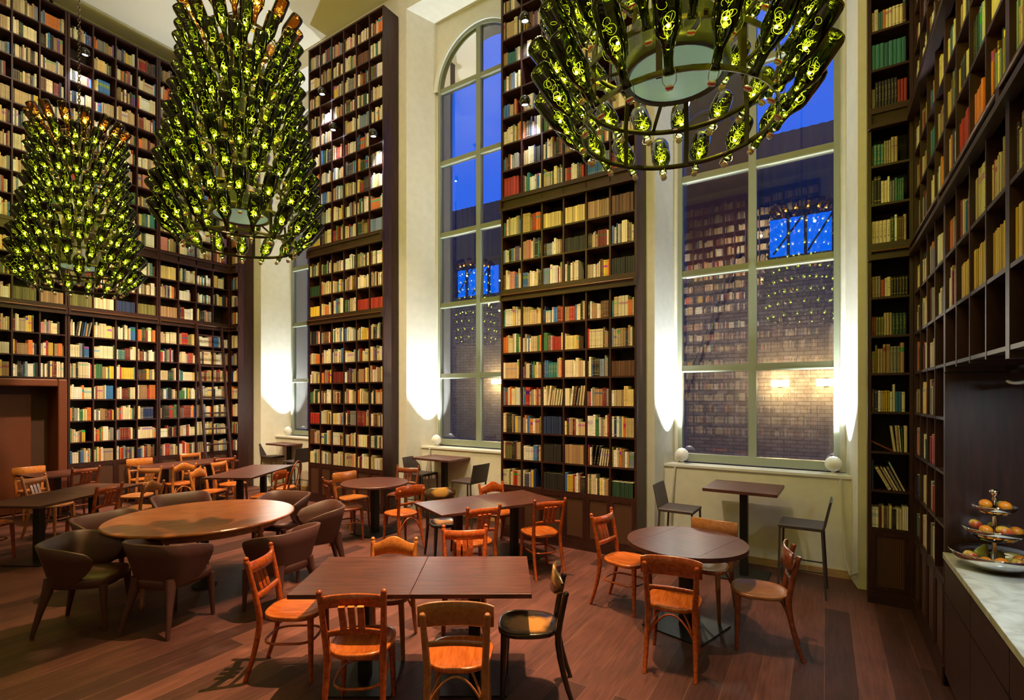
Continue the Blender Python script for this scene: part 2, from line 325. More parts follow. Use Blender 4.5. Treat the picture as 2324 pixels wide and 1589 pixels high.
def book_mat():
    m, n, p, o = new_mat('book_cloth_and_paper')
    at = n.nodes.new('ShaderNodeAttribute'); at.attribute_name = 'Col'
    uv = n.nodes.new('ShaderNodeUVMap'); uv.uv_map = 'UVMap'; sp = n.nodes.new('ShaderNodeSeparateXYZ'); n.links.new(uv.outputs[0], sp.inputs[0])
    def mth(op, a, b=None, c=None):
        q = n.nodes.new('ShaderNodeMath'); q.operation = op
        for i, x in enumerate((a, b, c)):
            if x is None: continue
            if isinstance(x, (int, float)): q.inputs[i].default_value = x
            else: n.links.new(x, q.inputs[i])
        return q.outputs[0]
    A = at.outputs['Alpha']; v = sp.outputs['Y']; u = sp.outputs['X']
    # coloured title label: between v1 and v1+w
    v1 = mth('ADD', mth('MULTIPLY', mth('FRACT', mth('MULTIPLY', A, 17.3)), 0.35), 0.5)
    w = mth('MULTIPLY', mth('FRACT', mth('MULTIPLY', A, 7.7)), 0.22)
    band = mth('MULTIPLY', mth('GREATER_THAN', v, v1), mth('LESS_THAN', v, mth('ADD', v1, w)))
    band = mth('MULTIPLY', band, mth('GREATER_THAN', mth('FRACT', mth('MULTIPLY', A, 3.1)), 0.62))
    # title marks down the middle of the spine
    cb = n.nodes.new('ShaderNodeCombineXYZ')
    n.links.new(mth('MULTIPLY', u, 1.2), cb.inputs[0]); n.links.new(mth('MULTIPLY', v, 34), cb.inputs[1]); n.links.new(mth('MULTIPLY', A, 91), cb.inputs[2])
    no = n.nodes.new('ShaderNodeTexNoise'); no.inputs['Scale'].default_value = 1.6; no.inputs['Detail'].default_value = 2; n.links.new(cb.outputs[0], no.inputs['Vector'])
    mk = mth('GREATER_THAN', no.outputs['Fac'], 0.56)
    mk = mth('MULTIPLY', mk, mth('MULTIPLY', mth('GREATER_THAN', u, 0.3), mth('LESS_THAN', u, 0.7)))
    mk = mth('MULTIPLY', mk, mth('MULTIPLY', mth('GREATER_THAN', v, 0.22), mth('LESS_THAN', v, 0.86)))
    mk = mth('MULTIPLY', mk, mth('GREATER_THAN', mth('FRACT', mth('MULTIPLY', A, 5.3)), 0.35))
    # thin rules near head and foot
    ru = mth('ADD', mth('LESS_THAN', mth('ABSOLUTE', mth('SUBTRACT', v, 0.12)), 0.012), mth('LESS_THAN', mth('ABSOLUTE', mth('SUBTRACT', v, 0.9)), 0.012))
    ru = mth('MULTIPLY', ru, mth('GREATER_THAN', mth('FRACT', mth('MULTIPLY', A, 11.9)), 0.6))
    hsv = n.nodes.new('ShaderNodeHueSaturation'); n.links.new(at.outputs['Color'], hsv.inputs['Color'])
    n.links.new(mth('ADD', 0.35, mth('FRACT', mth('MULTIPLY', A, 23.7))), hsv.inputs['Hue']); hsv.inputs['Saturation'].default_value = 1.2; hsv.inputs['Value'].default_value = 0.75
    mx = n.nodes.new('ShaderNodeMixRGB'); n.links.new(band, mx.inputs[0]); n.links.new(at.outputs['Color'], mx.inputs[1]); n.links.new(hsv.outputs[0], mx.inputs[2])
    # mark colour: dark on light books, gilt on dark ones
    bw = n.nodes.new('ShaderNodeRGBToBW'); n.links.new(at.outputs['Color'], bw.inputs[0])
    inv = n.nodes.new('ShaderNodeMixRGB'); inv.inputs[1].default_value = (0.55, 0.42, 0.18, 1); inv.inputs[2].default_value = (0.04, 0.03, 0.03, 1)
    n.links.new(mth('GREATER_THAN', bw.outputs[0], 0.2), inv.inputs[0])
    m2 = n.nodes.new('ShaderNodeMixRGB'); n.links.new(mth('MINIMUM', mth('ADD', mk, ru), 0.8), m2.inputs[0]); n.links.new(mx.outputs[0], m2.inputs[1]); n.links.new(inv.outputs[0], m2.inputs[2])
    n.links.new(m2.outputs[0], p.inputs['Base Color']); p.inputs['Roughness'].default_value = 0.55
    return m
def marble_mat():
    m, n, p, o = new_mat('pale_marble')
    t = n.nodes.new('ShaderNodeTexCoord'); no = n.nodes.new('ShaderNodeTexNoise'); no.inputs['Scale'].default_value = 5; no.inputs['Detail'].default_value = 9; no.inputs['Distortion'].default_value = 1.6
    r_ = n.nodes.new('ShaderNodeValToRGB'); r_.color_ramp.elements[0].position = .35; r_.color_ramp.elements[1].position = .6
    r_.color_ramp.elements[0].color = (0.52, 0.50, 0.46, 1); r_.color_ramp.elements[1].color = (0.72, 0.72, 0.69, 1)
    n.links.new(t.outputs['Object'], no.inputs['Vector']); n.links.new(no.outputs['Fac'], r_.inputs[0]); n.links.new(r_.outputs[0], p.inputs['Base Color'])
    p.inputs['Roughness'].default_value = 0.18; return m
def brick_mat(name, c1, c2, mo, bump=0.6):
    m, n, p, o = new_mat(name)
    t = n.nodes.new('ShaderNodeTexCoord'); mp = n.nodes.new('ShaderNodeMapping'); mp.inputs['Rotation'].default_value = (PI/2, 0, 0)
    br = n.nodes.new('ShaderNodeTexBrick'); br.inputs['Scale'].default_value = 1.0; br.inputs['Brick Width'].default_value = 0.25; br.inputs['Row Height'].default_value = 0.083; br.inputs['Mortar Size'].default_value = 0.008
    br.inputs['Color1'].default_value = (*c1, 1); br.inputs['Color2'].default_value = (*c2, 1); br.inputs['Mortar'].default_value = (*mo, 1)
    no = n.nodes.new('ShaderNodeTexNoise'); no.inputs['Scale'].default_value = 5; no.inputs['Detail'].default_value = 6
    mx = n.nodes.new('ShaderNodeMixRGB'); mx.blend_type = 'OVERLAY'; mx.inputs[0].default_value = 0.5
    n.links.new(t.outputs['Object'], mp.inputs[0]); n.links.new(mp.outputs[0], br.inputs['Vector']); n.links.new(t.outputs['Object'], no.inputs['Vector'])
    n.links.new(br.outputs['Color'], mx.inputs[1]); n.links.new(no.outputs['Fac'], mx.inputs[2]); n.links.new(mx.outputs[0], p.inputs['Base Color'])
    b = n.nodes.new('ShaderNodeBump'); b.inputs['Strength'].default_value = bump; b.inputs['Distance'].default_value = 0.02
    n.links.new(br.outputs['Fac'], b.inputs['Height']); b.invert = True; n.links.new(b.outputs[0], p.inputs['Normal']); p.inputs['Roughness'].default_value = 0.9
    return m
M_['floor'] = floor_mat(); M_['cane'] = cane_mat(); M_['book'] = book_mat(); M_['marble'] = marble_mat()
M_['brick'] = brick_mat('grey_painted_brick', (0.17, 0.135, 0.11), (0.22, 0.18, 0.15), (0.11, 0.09, 0.075))
M_['corr'] = plain('corrugated_blue_grey_sheet', (0.055, 0.065, 0.085), 0.6, 0.2)
M_['outdark'] = plain('dark_steel_outside', (0.05, 0.05, 0.055), 0.6)
M_['stone'] = plain('grey_stone_reveal', (0.24, 0.25, 0.24), 0.8, bump=0.2, bscale=20)

# ------------------------------------------------------------------ room shell
CEIL = 9.15
mb = MB(); mb.box(-12.6, 2.4, -4.6, 7.3, -0.1, 0.0); struct('floor', mb, M_['floor'])
mb = MB(); mb.box(-12.6, 2.4, -4.6, 6.92, CEIL, CEIL+0.1); struct('ceiling', mb, M_['ceil'])
mb = MB(); mb.box(-12.6, -12.5, -4.6, 1.9, 0, CEIL); mb.box(-11.98, -11.88, -4.6, 2.05, 0, CEIL); mb.box(-11.98, -11.88, 3.5, 7.3, 0, CEIL)
mb.box(-11.98, -11.88, 2.0, 3.55, 2.40, CEIL); mb.box(-12.5, -12.4, 2.0, 3.6, 0, 2.5); mb.box(-12.5, -11.9, 2.0, 3.6, 2.40, 2.5); mb.box(-12.5, -11.98, 1.95, 2.05, 0, 2.5); mb.box(-12.5, -11.98, 3.5, 3.6, 0, 2.5); struct('wall_left', mb, M_['plaster'])
mb = MB(); mb.box(1.42, 1.52, -4.6, 7.3, 0, CEIL); struct('wall_right', mb, M_['plaster'])
mb = MB(); mb.box(-12.6, 2.4, -4.7, -4.6, 0, CEIL); struct('wall_back', mb, M_['plaster'])
VF, VS, VG = 0.36, 0.65, 0.95      # wall face, sill face, glass plane (depth behind bookcase fronts)
ZS, ZSP, ZA = 1.13, 7.52, 8.80
RAILS = (2.38, 3.65, 4.92, 6.21, 7.52)
bays = [dict(f=(-11.27, -9.12), w=(-10.97, -9.17)), dict(f=(-6.76, -4.60), w=(-6.51, -4.69)), dict(f=(-2.365, -0.215), w=(-2.22, -0.385))]
mb = MB()
def quad(a, b, c, d): mb.add([a, b, c, d], [(0, 1, 2, 3)])
edges = [-12.4]+[x for b in bays for x in b['f']]+[1.2]
for i in range(0, len(edges), 2):
    a, b = edges[i], edges[i+1]
    quad((a, VF, 0), (b, VF, 0), (b, VF, CEIL), (a, VF, CEIL)); quad((a, VF+.9, 0), (b, VF+.9, 0), (b, VF+.9, CEIL), (a, VF+.9, CEIL))
for k, B in enumerate(bays):
    (a, b), (c, d) = B['f'], B['w']; cL, dR = c-0.06, d+0.06
    quad((a, VF, 0), (cL, VG, 0), (cL, VG, ZA), (a, VF, ZA)); quad((b, VF, 0), (dR, VG, 0), (dR, VG, ZA), (b, VF, ZA))
    quad((a, VF, ZA), (b, VF, ZA), (b, VF, CEIL), (a, VF, CEIL)); quad((a, VF, ZA), (b, VF, ZA), (dR, VG, ZA), (cL, VG, ZA))
    quad((a-.02, VS, 0), (b+.02, VS, 0), (b+.02, VS, ZS-.03), (a-.02, VS, ZS-.03))
    quad((cL, VG, ZS), (c, VG, ZS), (c, VG, ZSP), (cL, VG, ZSP)); quad((d, VG, ZS), (dR, VG, ZS), (dR, VG, ZSP), (d, VG, ZSP))
    rr = (d-c)/2; um = (c+d)/2; n = 24
    for i in range(n):
        t0, t1 = PI-PI*i/n, PI-PI*(i+1)/n
        p0 = (um+rr*math.cos(t0), ZSP+rr*math.sin(t0)); p1 = (um+rr*math.cos(t1), ZSP+rr*math.sin(t1))
        x0 = cL if i == 0 else p0[0]; x1 = dR if i == n-1 else p1[0]
        quad((x0, VG, p0[1]), (x1, VG, p1[1]), (x1, VG, ZA), (x0, VG, ZA))
struct('wall_front', mb, M_['plaster'], M=MW())
mb = MB()
for B in bays:      # small pale skirting at the foot of each window alcove
    a, b = B['f']; mb.box(a+.08, b-.06, VS-0.02, VS, 0, 0.085)
struct('trim_1', mb, M_['oak'], M=MW())
for k, B in enumerate(bays):
    c, d = B['w']; um = (c+d)/2; rr = (d-c)/2
    wn_ = tag(bpy.data.objects.new('window_%d' % (k+1), None), kind='structure'); COL.objects.link(wn_); wn_.matrix_basis = MW(um, VG, 0)
    fr = MB(); T = 0.055
    fr.box(-rr, -rr+T, -.05, .05, ZS+.02, ZSP); fr.box(rr-T, rr, -.05, .05, ZS+.02, ZSP); fr.box(-rr+T, rr-T, -.05, .05, ZS+.02, ZS+.12)
    fr.box(-.045, .045, -.045, .045, ZS+.12, ZSP+rr-.04)
    for z in RAILS:
        for (x0, x1) in ((-rr+T, -.045), (.045, rr-T)): fr.box(x0, x1, -.04, .04, z-.045, z+.045); fr.box(x0, x1, -.055, -.04, z-.045, z-.028)
    for (r0, r1, y0, y1) in ((rr, rr-T, -.05, .05),):
        n = 32; P = []
        for i in range(n+1):
            t = PI-PI*i/n; P.append([(r0*math.cos(t), y0, ZSP+r0*math.sin(t)), (r1*math.cos(t), y0, ZSP+r1*math.sin(t)), (r1*math.cos(t), y1, ZSP+r1*math.sin(t)), (r0*math.cos(t), y1, ZSP+r0*math.sin(t)), (r0*math.cos(t), y0, ZSP+r0*math.sin(t))])
        fr.grid(P, smooth=False)
    fr.build('window_frame', M_['frame'], wn_)
    ar = MB(); P = []
    for i in range(33):
        t = PI-PI*i/32; r0, r1 = rr+.075, rr+.0
        P.append([(r0*math.cos(t), -.075, ZSP+r0*math.sin(t)), (r1*math.cos(t), -.075, ZSP+r1*math.sin(t)), (r1*math.cos(t), .0, ZSP+r1*math.sin(t))])
        P[-1].insert(0, (r0*math.cos(t), 0, ZSP+r0*math.sin(t)))
    ar.grid(P, smooth=False); ar.build('arch_trim', M_['sill'], wn_)
    gl = MB(); zs = [ZS+.12]+list(RAILS)
    for i in range(len(zs)-1):
        for (x0, x1) in ((-rr+T, -.045), (.045, rr-T)):
            gl.add([(x0, 0, zs[i]+.04), (x1, 0, zs[i]+.04), (x1, 0, zs[i+1]-.04), (x0, 0, zs[i+1]-.04)], [(0, 1, 2, 3)])
    r1 = rr-T
    for sgn in (-1, 1):
        pts = [(sgn*.045, 0, ZSP+.04)]+[(sgn*max(.045, r1*math.cos(t)), 0, ZSP+max(.04, r1*math.sin(t))) for t in [PI/2*i/16 for i in range(17)]]
        gl.add(pts, [tuple(range(len(pts)))])
    gl.build('glass_pane', M_['pane'], wn_)
    sl = MB(); sl.box(-rr-.30, rr+.30, VS-VG-.02, -.05, ZS-.03, ZS); sl.build('window_sill', M_['sill'], wn_)
    rv = MB(); pr = [(-rr+.015, ZS)]+[((rr-.015)*math.cos(PI-PI*i/24), ZSP+(rr-.015)*math.sin(PI-PI*i/24)) for i in range(25)]+[(rr-.015, ZS), (-rr+.015, ZS)]
    rv.grid([[(x, .06, z), (x, .34, z)] for (x, z) in pr], smooth=False)
    pr2 = [(-rr-.5, ZS-.3)]+[((rr+1.2)*math.cos(PI-PI*i/24), ZSP+(rr+1.2)*math.sin(PI-PI*i/24)) for i in range(25)]+[(rr+.5, ZS-.3), (-rr-.5, ZS-.3)]
    rv.grid([[(p[0], .34, p[1]), (q[0], .34, q[1])] for p, q in zip(pr, pr2)], smooth=False)
    rv.build('stone_reveal', M_['stone'], wn_)

# ------------------------------------------------------------------ outside
mb = MB(); mb.box(-34, 14, 7.4, 30, -0.6, -0.5); struct('ground_outside', mb, M_['outdark'])
YB = 12.5
bld = thing('brick_shed', 'grey painted brick building with corrugated blue-grey upper wall across the yard outside the windows', 'building', TM(0, YB, 0))
mb = MB(); mb.box(-32, 9, 0, .4, -0.5, 5.0); mb.build('brick_wall', M_['brick'], bld)
mb = MB(); P = []
xs = np.arange(-32, 9.0, 0.045)
def corr(z0, z1, x0, x1, mb):
    xs = np.arange(x0, x1+.001, 0.045); mb.grid([[(x, -.05+.018*math.sin(x*2*PI/.18), z0), (x, -.05+.018*math.sin(x*2*PI/.18), z1)] for x in xs])
corr(6.1, 7.72, -32, 9, mb)
corr(5.85, 6.1, -32, 9, mb)
for (x0, x1) in ((-32, -9.6), (-8.0, -1.05), (.16, 9)): corr(5.0, 5.85, x0, x1, mb)
mb.build('corrugated_wall', M_['corr'], bld)
mb = MB(); mb.box(-32, 9, -.10, -.03, 6.05, 6.14); mb.box(-32, 9, -.12, -.02, 4.95, 5.03)
for x in (-9.6, -9.2, -8.8, -8.4, -8.0, -1.05, -.66, -.34, .16): mb.box(x-.03, x+.03, -.1, -.02, 5.0, 5.9)
for (a, b) in ((-9.6, -9.0), (-9.0, -8.4), (-.95, -.4), (-.3, .16)): mb.tube([(a, -.05, 5.1), (b, -.05, 5.85)], .02, 6)
mb.build('steel_bracing', M_['outdark'], bld)
mb = MB(); mb.tube([(-2.95, -.5, 1.6), (-1.55, -.5, 5.2)], .03, 6); mb.tube([(-3.1, -.5, -.4), (-3.1, -.5, 6)], .045, 8)
tag(mb.build('stay_pole', M_['outdark'], M=TM(0, YB)), 'thin upright pole with a diagonal stay in the yard before the brick building', 'pole')
gb = thing('gable_house', 'tall dark red-brown rendered house wall outside the left panes of the right-hand window', 'building', TM(0, YB-.25, 0))
mb = MB(); mb.box(-5.4, -1.36, 0, .12, 4.75, 15); mb.build('rendered_wall', plain('red_brown_render', (.15, .055, .028), .9, bump=.3, bscale=6, var=.15), gb)
mb = MB(); mb.tube([(-2.3+.62*math.cos(a), -.02, 7.9+.62*math.sin(a)) for a in [PI*i/16 for i in range(17)]], .05, 6); mb.build('window_arch', M_['corr'], gb)
lamp_lbl = ['warm glowing wall lamp on the brick building, outer right one seen in the right-hand window', 'warm glowing wall lamp on the brick building, beside the right window mullion', 'warm glowing wall lamp on the brick building, seen in the middle window']
mw_ = emis('outdoor_lamp_glow', (1.0, 0.78, 0.36), 30.0, False)
for i, (pxx, pyy) in enumerate(((1875, 868), (1770, 870), (1127, 866))):
    a = (pxx-1162)/F_PX; dx = -S_+C_*a; dy = C_+S_*a; t = (YB-.12)/dy; X = dx*t; Z = CAM_H-(pyy-CYP)/F_PX*t
    l = thing('wall_lamp', lamp_lbl[i], 'lamp', Matrix.Translation((X, YB, Z)), 'wall lamps on the brick building')
    mb = MB(); mb.box(-.05, .05, -.06, 0, -.08, .08); mb.build('backplate', M_['outdark'], l)
    mb = MB(); mb.box(-.17, .17, -.14, -.06, -.07, .07); mb.build('lamp_shade', mw_, l)
    light('yard_lamp', 'POINT', (X, YB-.35, Z), 50, (1.0, 0.74, 0.34), 0.1)
light('yard_fill', 'POINT', (-2.3, YB-2.2, 3.2), 90, (1.0, 0.86, 0.66), 0.1)  # unseen fill lights added to brighten the brick, no lamp stands here
light('yard_fill', 'POINT', (-8.5, YB-2.0, 3.2), 70, (1.0, 0.9, 0.75), 0.2)

# ------------------------------------------------------------------ bookcases and books
LOW = [.745, 1.12, 1.50, 1.89, 2.27, 2.64, 3.02]; LOW_T = 3.38
MID = [3.55, 3.94, 4.32]; MID_T = 4.67
UP = [4.89+.378*k for k in range(10)]; UP_T = 8.69
f_std = lambda z: z
f_left = lambda z: z+.08
f_right = lambda z: z*.985
ORD = ['first', 'second', 'third', 'fourth', 'fifth', 'sixth', 'seventh', 'eighth', 'ninth', 'tenth', 'eleventh', 'twelfth', 'thirteenth', 'fourteenth', 'fifteenth', 'sixteenth', 'seventeenth', 'eighteenth', 'nineteenth', 'twentieth']
PAL = [('cream', (.66, .57, .38), 26), ('white', (.74, .71, .62), 14), ('beige', (.46, .35, .20), 15), ('tan', (.33, .20, .10), 9), ('pale yellow', (.68, .52, .20), 5),
       ('yellow', (.62, .42, .05), 3), ('orange', (.60, .16, .03), 4), ('red', (.34, .022, .016), 5), ('dark red', (.15, .014, .012), 6), ('brown', (.11, .045, .02), 6),
       ('black', (.014, .012, .012), 8), ('dark blue', (.012, .025, .09), 4), ('blue', (.03, .13, .36), 4), ('grey blue', (.16, .21, .30), 3), ('teal', (.03, .16, .16), 2),
       ('green', (.04, .15, .05), 2), ('dark green', (.015, .05, .025), 4), ('olive', (.14, .13, .035), 3), ('grey', (.22, .21, .19), 6), ('pink', (.52, .20, .17), 2), ('violet', (.12, .06, .22), 1)]
PALW = [p[2] for p in PAL]; PALD = {p[0]: p[1] for p in PAL}
ALLB = []   # every book: (matrix, w, h, d, colour name, rgb, alpha, where)
def jit(c, a=.18):
    k = 1+random.uniform(-a, a); return tuple(min(.85, max(.005, x*k*(1+random.uniform(-.06, .06)))) for x in c)
def fill_cell(M, x0, x1, z0, hcell, where, row, col, kind=None):
    """books of one compartment, from the left; kind: None random, 'empty', ('set', colour, h, w), 'lean'"""
    if kind == 'empty': return
    if isinstance(kind, list):       # books that lean, placed one by one: x, width, height, degrees to the left, colour
        for q, (bx, w, h, deg, cn) in enumerate(kind):
            m = M @ Matrix.Translation((x0+bx, .012, z0+.001)) @ Matrix.Rotation(-R(deg), 4, 'Y')
            ALLB.append((m, w-.002, h, .16, cn, jit(PALD[cn], .1), random.random(), (where, row, col, q)))
        return
    gap = x0+.004; idx = 0; xe = x1-.004
    if kind is None and random.random() < .12: xe -= random.uniform(.02, .10)
    base_h = random.choice((.19, .21, .22, .235)) ; dd = random.uniform(.025, .05)
    serial = None; left = 0
    lean = kind == 'lean'
    while True:
        if isinstance(kind, tuple):
            cname, h, w = kind[1], kind[2]*random.uniform(.975, 1.01), kind[3]*random.uniform(.93, 1.05); rgb = PALD[cname]; kk = random.uniform(.66, 1.25); rgb = tuple(x*kk for x in rgb); al = kind[4] if len(kind) > 4 else .437
        else:
            if left <= 0:
                cname = random.choices(PAL, PALW)[0]; left = random.choices((1, 2, 3, 5, 7), (66, 14, 10, 6, 4))[0]; serial = (jit(cname[1]), random.uniform(.016, .034), base_h*random.uniform(.86, 1.22), random.random(), cname[0])
                if left > 1: serial = (serial[0], serial[1]*.9, serial[2], serial[3], serial[4])
            rgb, w, h, al, cname = serial; left -= 1
            if left == 0: pass
        h = min(h, hcell-.03)
        if gap+w > xe: break
        ang = 0.0
        if lean and idx > 2: ang = -R(random.uniform(14, 20)); gap += .012
        d = random.uniform(.13, .17)+.1*max(0, h-.2)
        y0 = random.uniform(.004, .016)+dd*.25
        m = M @ Matrix.Translation((gap, y0, z0+.001))
        if ang:
            ph = R(random.uniform(6, 10)); m = M @ Matrix.Translation((gap, y0, z0+.002+w*math.sin(ph))) @ Matrix.Rotation(ph, 4, 'Y')
        ALLB.append((m, w-.0025, h, d, cname, rgb, al, (where, row, col, idx)))
        gap += w+(h*.0 if not ang else .004); idx += 1
        if ang and gap+h*.15 > xe: break
def bookcase(name, label, M, cols, lv, where, z_from=0.0, rows_skip=(), left=True, right=True, depth=.34, cell_kinds={}, only_upper=False, group=None, rail=True, books=True, z_open=None, top=True):
    """cols: list of (x0, x1) compartments; boards and uprights fill what is between them"""
    bc = thing(name, label, 'bookcase', M, group)
    X0, X1 = cols[0][0]-.03, cols[-1][1]+.03
    zt = lv(UP_T)+.03
    zb = z_from
    mb = MB(); mb.box(X0, cols[0][0], 0, depth, zb, zt); mb.build('side_panel', M_['case'], bc)
    mb = MB(); mb.box(cols[-1][1], X1, 0, depth, zb, zt); mb.build('side_panel', M_['case'], bc)
    for i in range(len(cols)-1):
        mb = MB(); mb.box(cols[i][1], cols[i+1][0], .0, depth-.03, zb+(.02 if zb else .13), zt-.03); mb.build('divider', M_['case'], bc)
    mb = MB(); mb.box(cols[0][0], cols[-1][1], depth-.03, depth, zb, zt-.03); mb.build('back_panel', M_['case_in'], bc)
    rows = []
    for i, z in enumerate(LOW): rows.append((z, (LOW+[LOW_T+.022])[i+1]-.022))
    for i, z in enumerate(MID): rows.append((z, (MID+[MID_T+.022])[i+1]-.022))
    for i, z in enumerate(UP): rows.append((z, (UP+[UP_T+.022])[i+1]-.022))
    for i, (z, t) in enumerate(rows):
        z, t = lv(z), lv(t)
        if z < zb-.001 or i in rows_skip: continue
        mb = MB(); th = .022 if i not in (0, 7, 10) else .035
        mb.box(cols[0][0], cols[-1][1], .002, depth-.03, z-th, z); mb.build('shelf', M_['case_h'], bc)
        if books:
            for c, (a, b) in enumerate(cols):
                fill_cell(M, a, b, z, t-z, where, i, c, cell_kinds.get((i, c)))
    for (z0, z1, rl, pro) in ((LOW_T, 3.515, rail, .035), (MID_T, 4.855, False, .05)):
        z0, z1 = lv(z0), lv(z1)
        mb = MB(); mb.box(X0, X1, -pro, 0, z0, z0+.035); mb.box(X0, X1, -pro*.6, 0, z0+.035, z0+.05); mb.box(X0, X1, -pro*.5, 0, z1-.035, z1)
        mb.box(X0, X1, 0, .02, z0, z1); mb.box(X0, X0+.03, -pro, 0, z0+.035, z1-.035) if left else None; mb.box(X1-.03, X1, -pro, 0, z0+.035, z1-.035) if right else None
        mb.build('cornice', M_['case_h'], bc)
        if rl:
            mb = MB(); mb.tube([(X0+.03, -.03, z0+.085), (X1-.03, -.03, z0+.085)], .011, 8); mb.build('rail', M_['rail'], bc)
    if top:
        mb = MB(); mb.box(X0, X1, -.004, depth, zt-.03, zt); mb.build('top_board', M_['case_h'], bc)
    if zb == 0:
        mb = MB(); mb.box(X0, X1, -.012, .02, 0, .13); mb.build('plinth', M_['case_h'], bc)
        z1 = lv(LOW[0])-.036
        for (a, b) in cols:
            d = MB(); e = .038
            d.box(a, a+e, -.004, .02, .135, z1); d.box(b-e, b, -.004, .02, .135, z1); d.box(a+e, b-e, -.004, .02, .135, .135+e); d.box(a+e, b-e, -.004, .02, z1-e, z1)
            dd = d.build('cane_door', M_['case'], bc)
            c = MB(); c.box(a+e, b-e, .006, .014, .135+e, z1-e); c.build('cane_panel', M_['cane'], dd)
    return bc
def cols_of(x0, x1, n, t=.022):
    w = (x1-x0-(n-1)*t)/n; return [(x0+i*(w+t), x0+i*(w+t)+w) for i in range(n)]
SET = lambda c, h, w, a=.437: ('set', c, h, w, a)
P2K = {(9, 5): SET('brown', .235, .048), (9, 4): SET('tan', .225, .033), (9, 3): SET('pale yellow', .22, .036), (9, 2): SET('pale yellow', .2, .034), (8, 3): SET('black', .19, .03),
       (2, 2): SET('dark blue', .24, .040), (1, 2): SET('black', .235, .040), (0, 2): SET('black', .22, .042), (0, 5): SET('dark green', .19, .028), (5, 1): None, (4, 5): SET('brown', .19, .023),
       (3, 2): 'lean', (1, 4): 'lean', (3, 3): 'lean', (1, 3): SET('tan', .25, .055), (10, 0): SET('red', .27, .052), (7, 5): SET('black', .21, .03), (7, 0): None, (17, 1): 'empty', (14, 1): 'empty', (13, 0): None}
P1K = {(4, 2): SET('dark red', .2, .027), (7, 4): SET('red', .19, .028), (7, 5): SET('red', .19, .028), (8, 0): SET('dark green', .19, .03), (7, 0): SET('yellow', .19, .034), (10, 5): SET('grey blue', .22, .028),
       (2, 0): SET('red', .2, .036), (17, 1): 'empty', (15, 2): 'empty', (14, 5): 'empty', (4, 3): None, (19, 4): None, (18, 4): SET('brown', .2, .03)}
P4K = {(11, 0): SET('teal', .245, .034, .435), (12, 0): None, (2, 0): [(.165, .014, .20, 62, 'dark red'), (.178, .020, .245, 7, 'cream'), (.203, .022, .25, 4, 'beige'), (.228, .010, .25, 4, 'white'), (.241, .010, .24, 2, 'dark green'), (.256, .026, .25, 0, 'cream')],
       (1, 0): [(.002, .020, .28, 0, 'dark blue'), (.135, .030, .235, 27, 'cream'), (.175, .018, .235, 26, 'beige'), (.198, .016, .23, 26, 'white'), (.222, .020, .235, 25, 'grey'), (.252, .016, .29, 24, 'cream')]}
bookcase('bookcase', 'tall dark bookcase on the pier between the middle and the right-hand window', MW(-4.47, 0, 0), cols_of(0, 1.97, 6), f_std, 'bookcase right of the middle window', cell_kinds=P2K, group='bookcases on the window wall')
bookcase('bookcase', 'tall dark bookcase on the pier between the left-hand and the middle window', MW(-9.0, 0, 0), cols_of(0, 2.03, 6), f_std, 'bookcase left of the middle window', cell_kinds=P1K, group='bookcases on the window wall')
bookcase('bookcase', 'narrow one-compartment-wide tall bookcase between the right-hand window and the right wall', MW(-.11, 0, 0), [(0, .295)], f_right, 'narrow bookcase right of the windows', cell_kinds=P4K, group='bookcases on the window wall')
bookcase('bookcase', 'narrow dark bookcase in the far left corner beside the left-hand window', MW(-11.85, 0, 0), [(0, .28)], f_left, 'narrow bookcase in the far left corner', group='bookcases on the window wall')
LK = {(9, 2): SET('olive', .22, .04)}
bookcase('bookcase', 'tall dark bookcase behind the leaning ladder on the left wall', ML @ Matrix.Translation((5.07, 0, 0)), cols_of(0, 1.37, 4), f_left, 'bookcase behind the ladder', group='bookcases on the left wall',
         cell_kinds={(7, 3): 'empty', (7, 0): SET('tan', .21, .028), (9, 0): SET('pale yellow', .26, .05), (19, 0): None})
bookcase('bookcase', 'tall dark bookcase between the padded doorway and the ladder bookcase', ML @ Matrix.Translation((3.63, 0, 0)), cols_of(0, 1.37, 4), f_left, 'bookcase right of the padded doorway', group='bookcases on the left wall',
         cell_kinds={(7, 0): SET('olive', .21, .027), (7, 2): SET('dark blue', .2, .024), (7, 3): SET('olive', .2, .024), (6, 0): 'lean', (18, 0): 'empty', (7, 1): SET('cream', .2, .03)})
bookcase('bookcase', 'dark upper bookcase above the padded rust-brown doorway', ML @ Matrix.Translation((2.19, 0, 0)), cols_of(0, 1.37, 4), f_left, 'bookcase over the padded doorway', z_from=f_left(LOW[4])-.03, group='bookcases on the left wall',
         cell_kinds={(7, 3): SET('tan', .2, .034), (7, 2): SET('olive', .21, .03), (7, 1): None})
bookcase('bookcase', 'dark bookcase on the left wall beyond the padded doorway, nearest the viewer', ML @ Matrix.Translation((.75, 0, 0)), cols_of(0, 1.37, 4), f_left, 'left wall bookcase before the padded doorway', group='bookcases on the left wall')
RK = {(5, 2): SET('dark red', .21, .024), (7, 3): SET('red', .22, .03)}
bookcase('bookcase', 'floor-standing dark bookcase filling the right-hand corner beside the counter', MR @ Matrix.Translation((.0, 0, 0)), cols_of(0, 1.36, 4), f_right, 'corner bookcase beside the counter', group='bookcases on the right wall',
         cell_kinds={(r, 3): 'empty' for r in range(0, 5)})
RB = {(4, c): 'empty' for c in range(4)}; RB.update({(5, 3): SET('yellow', .24, .024), (5, 2): SET('yellow', .235, .024), (5, 1): SET('yellow', .22, .026), (7, 1): SET('red', .215, .03), (7, 2): SET('orange', .22, .03), (8, 3): None})
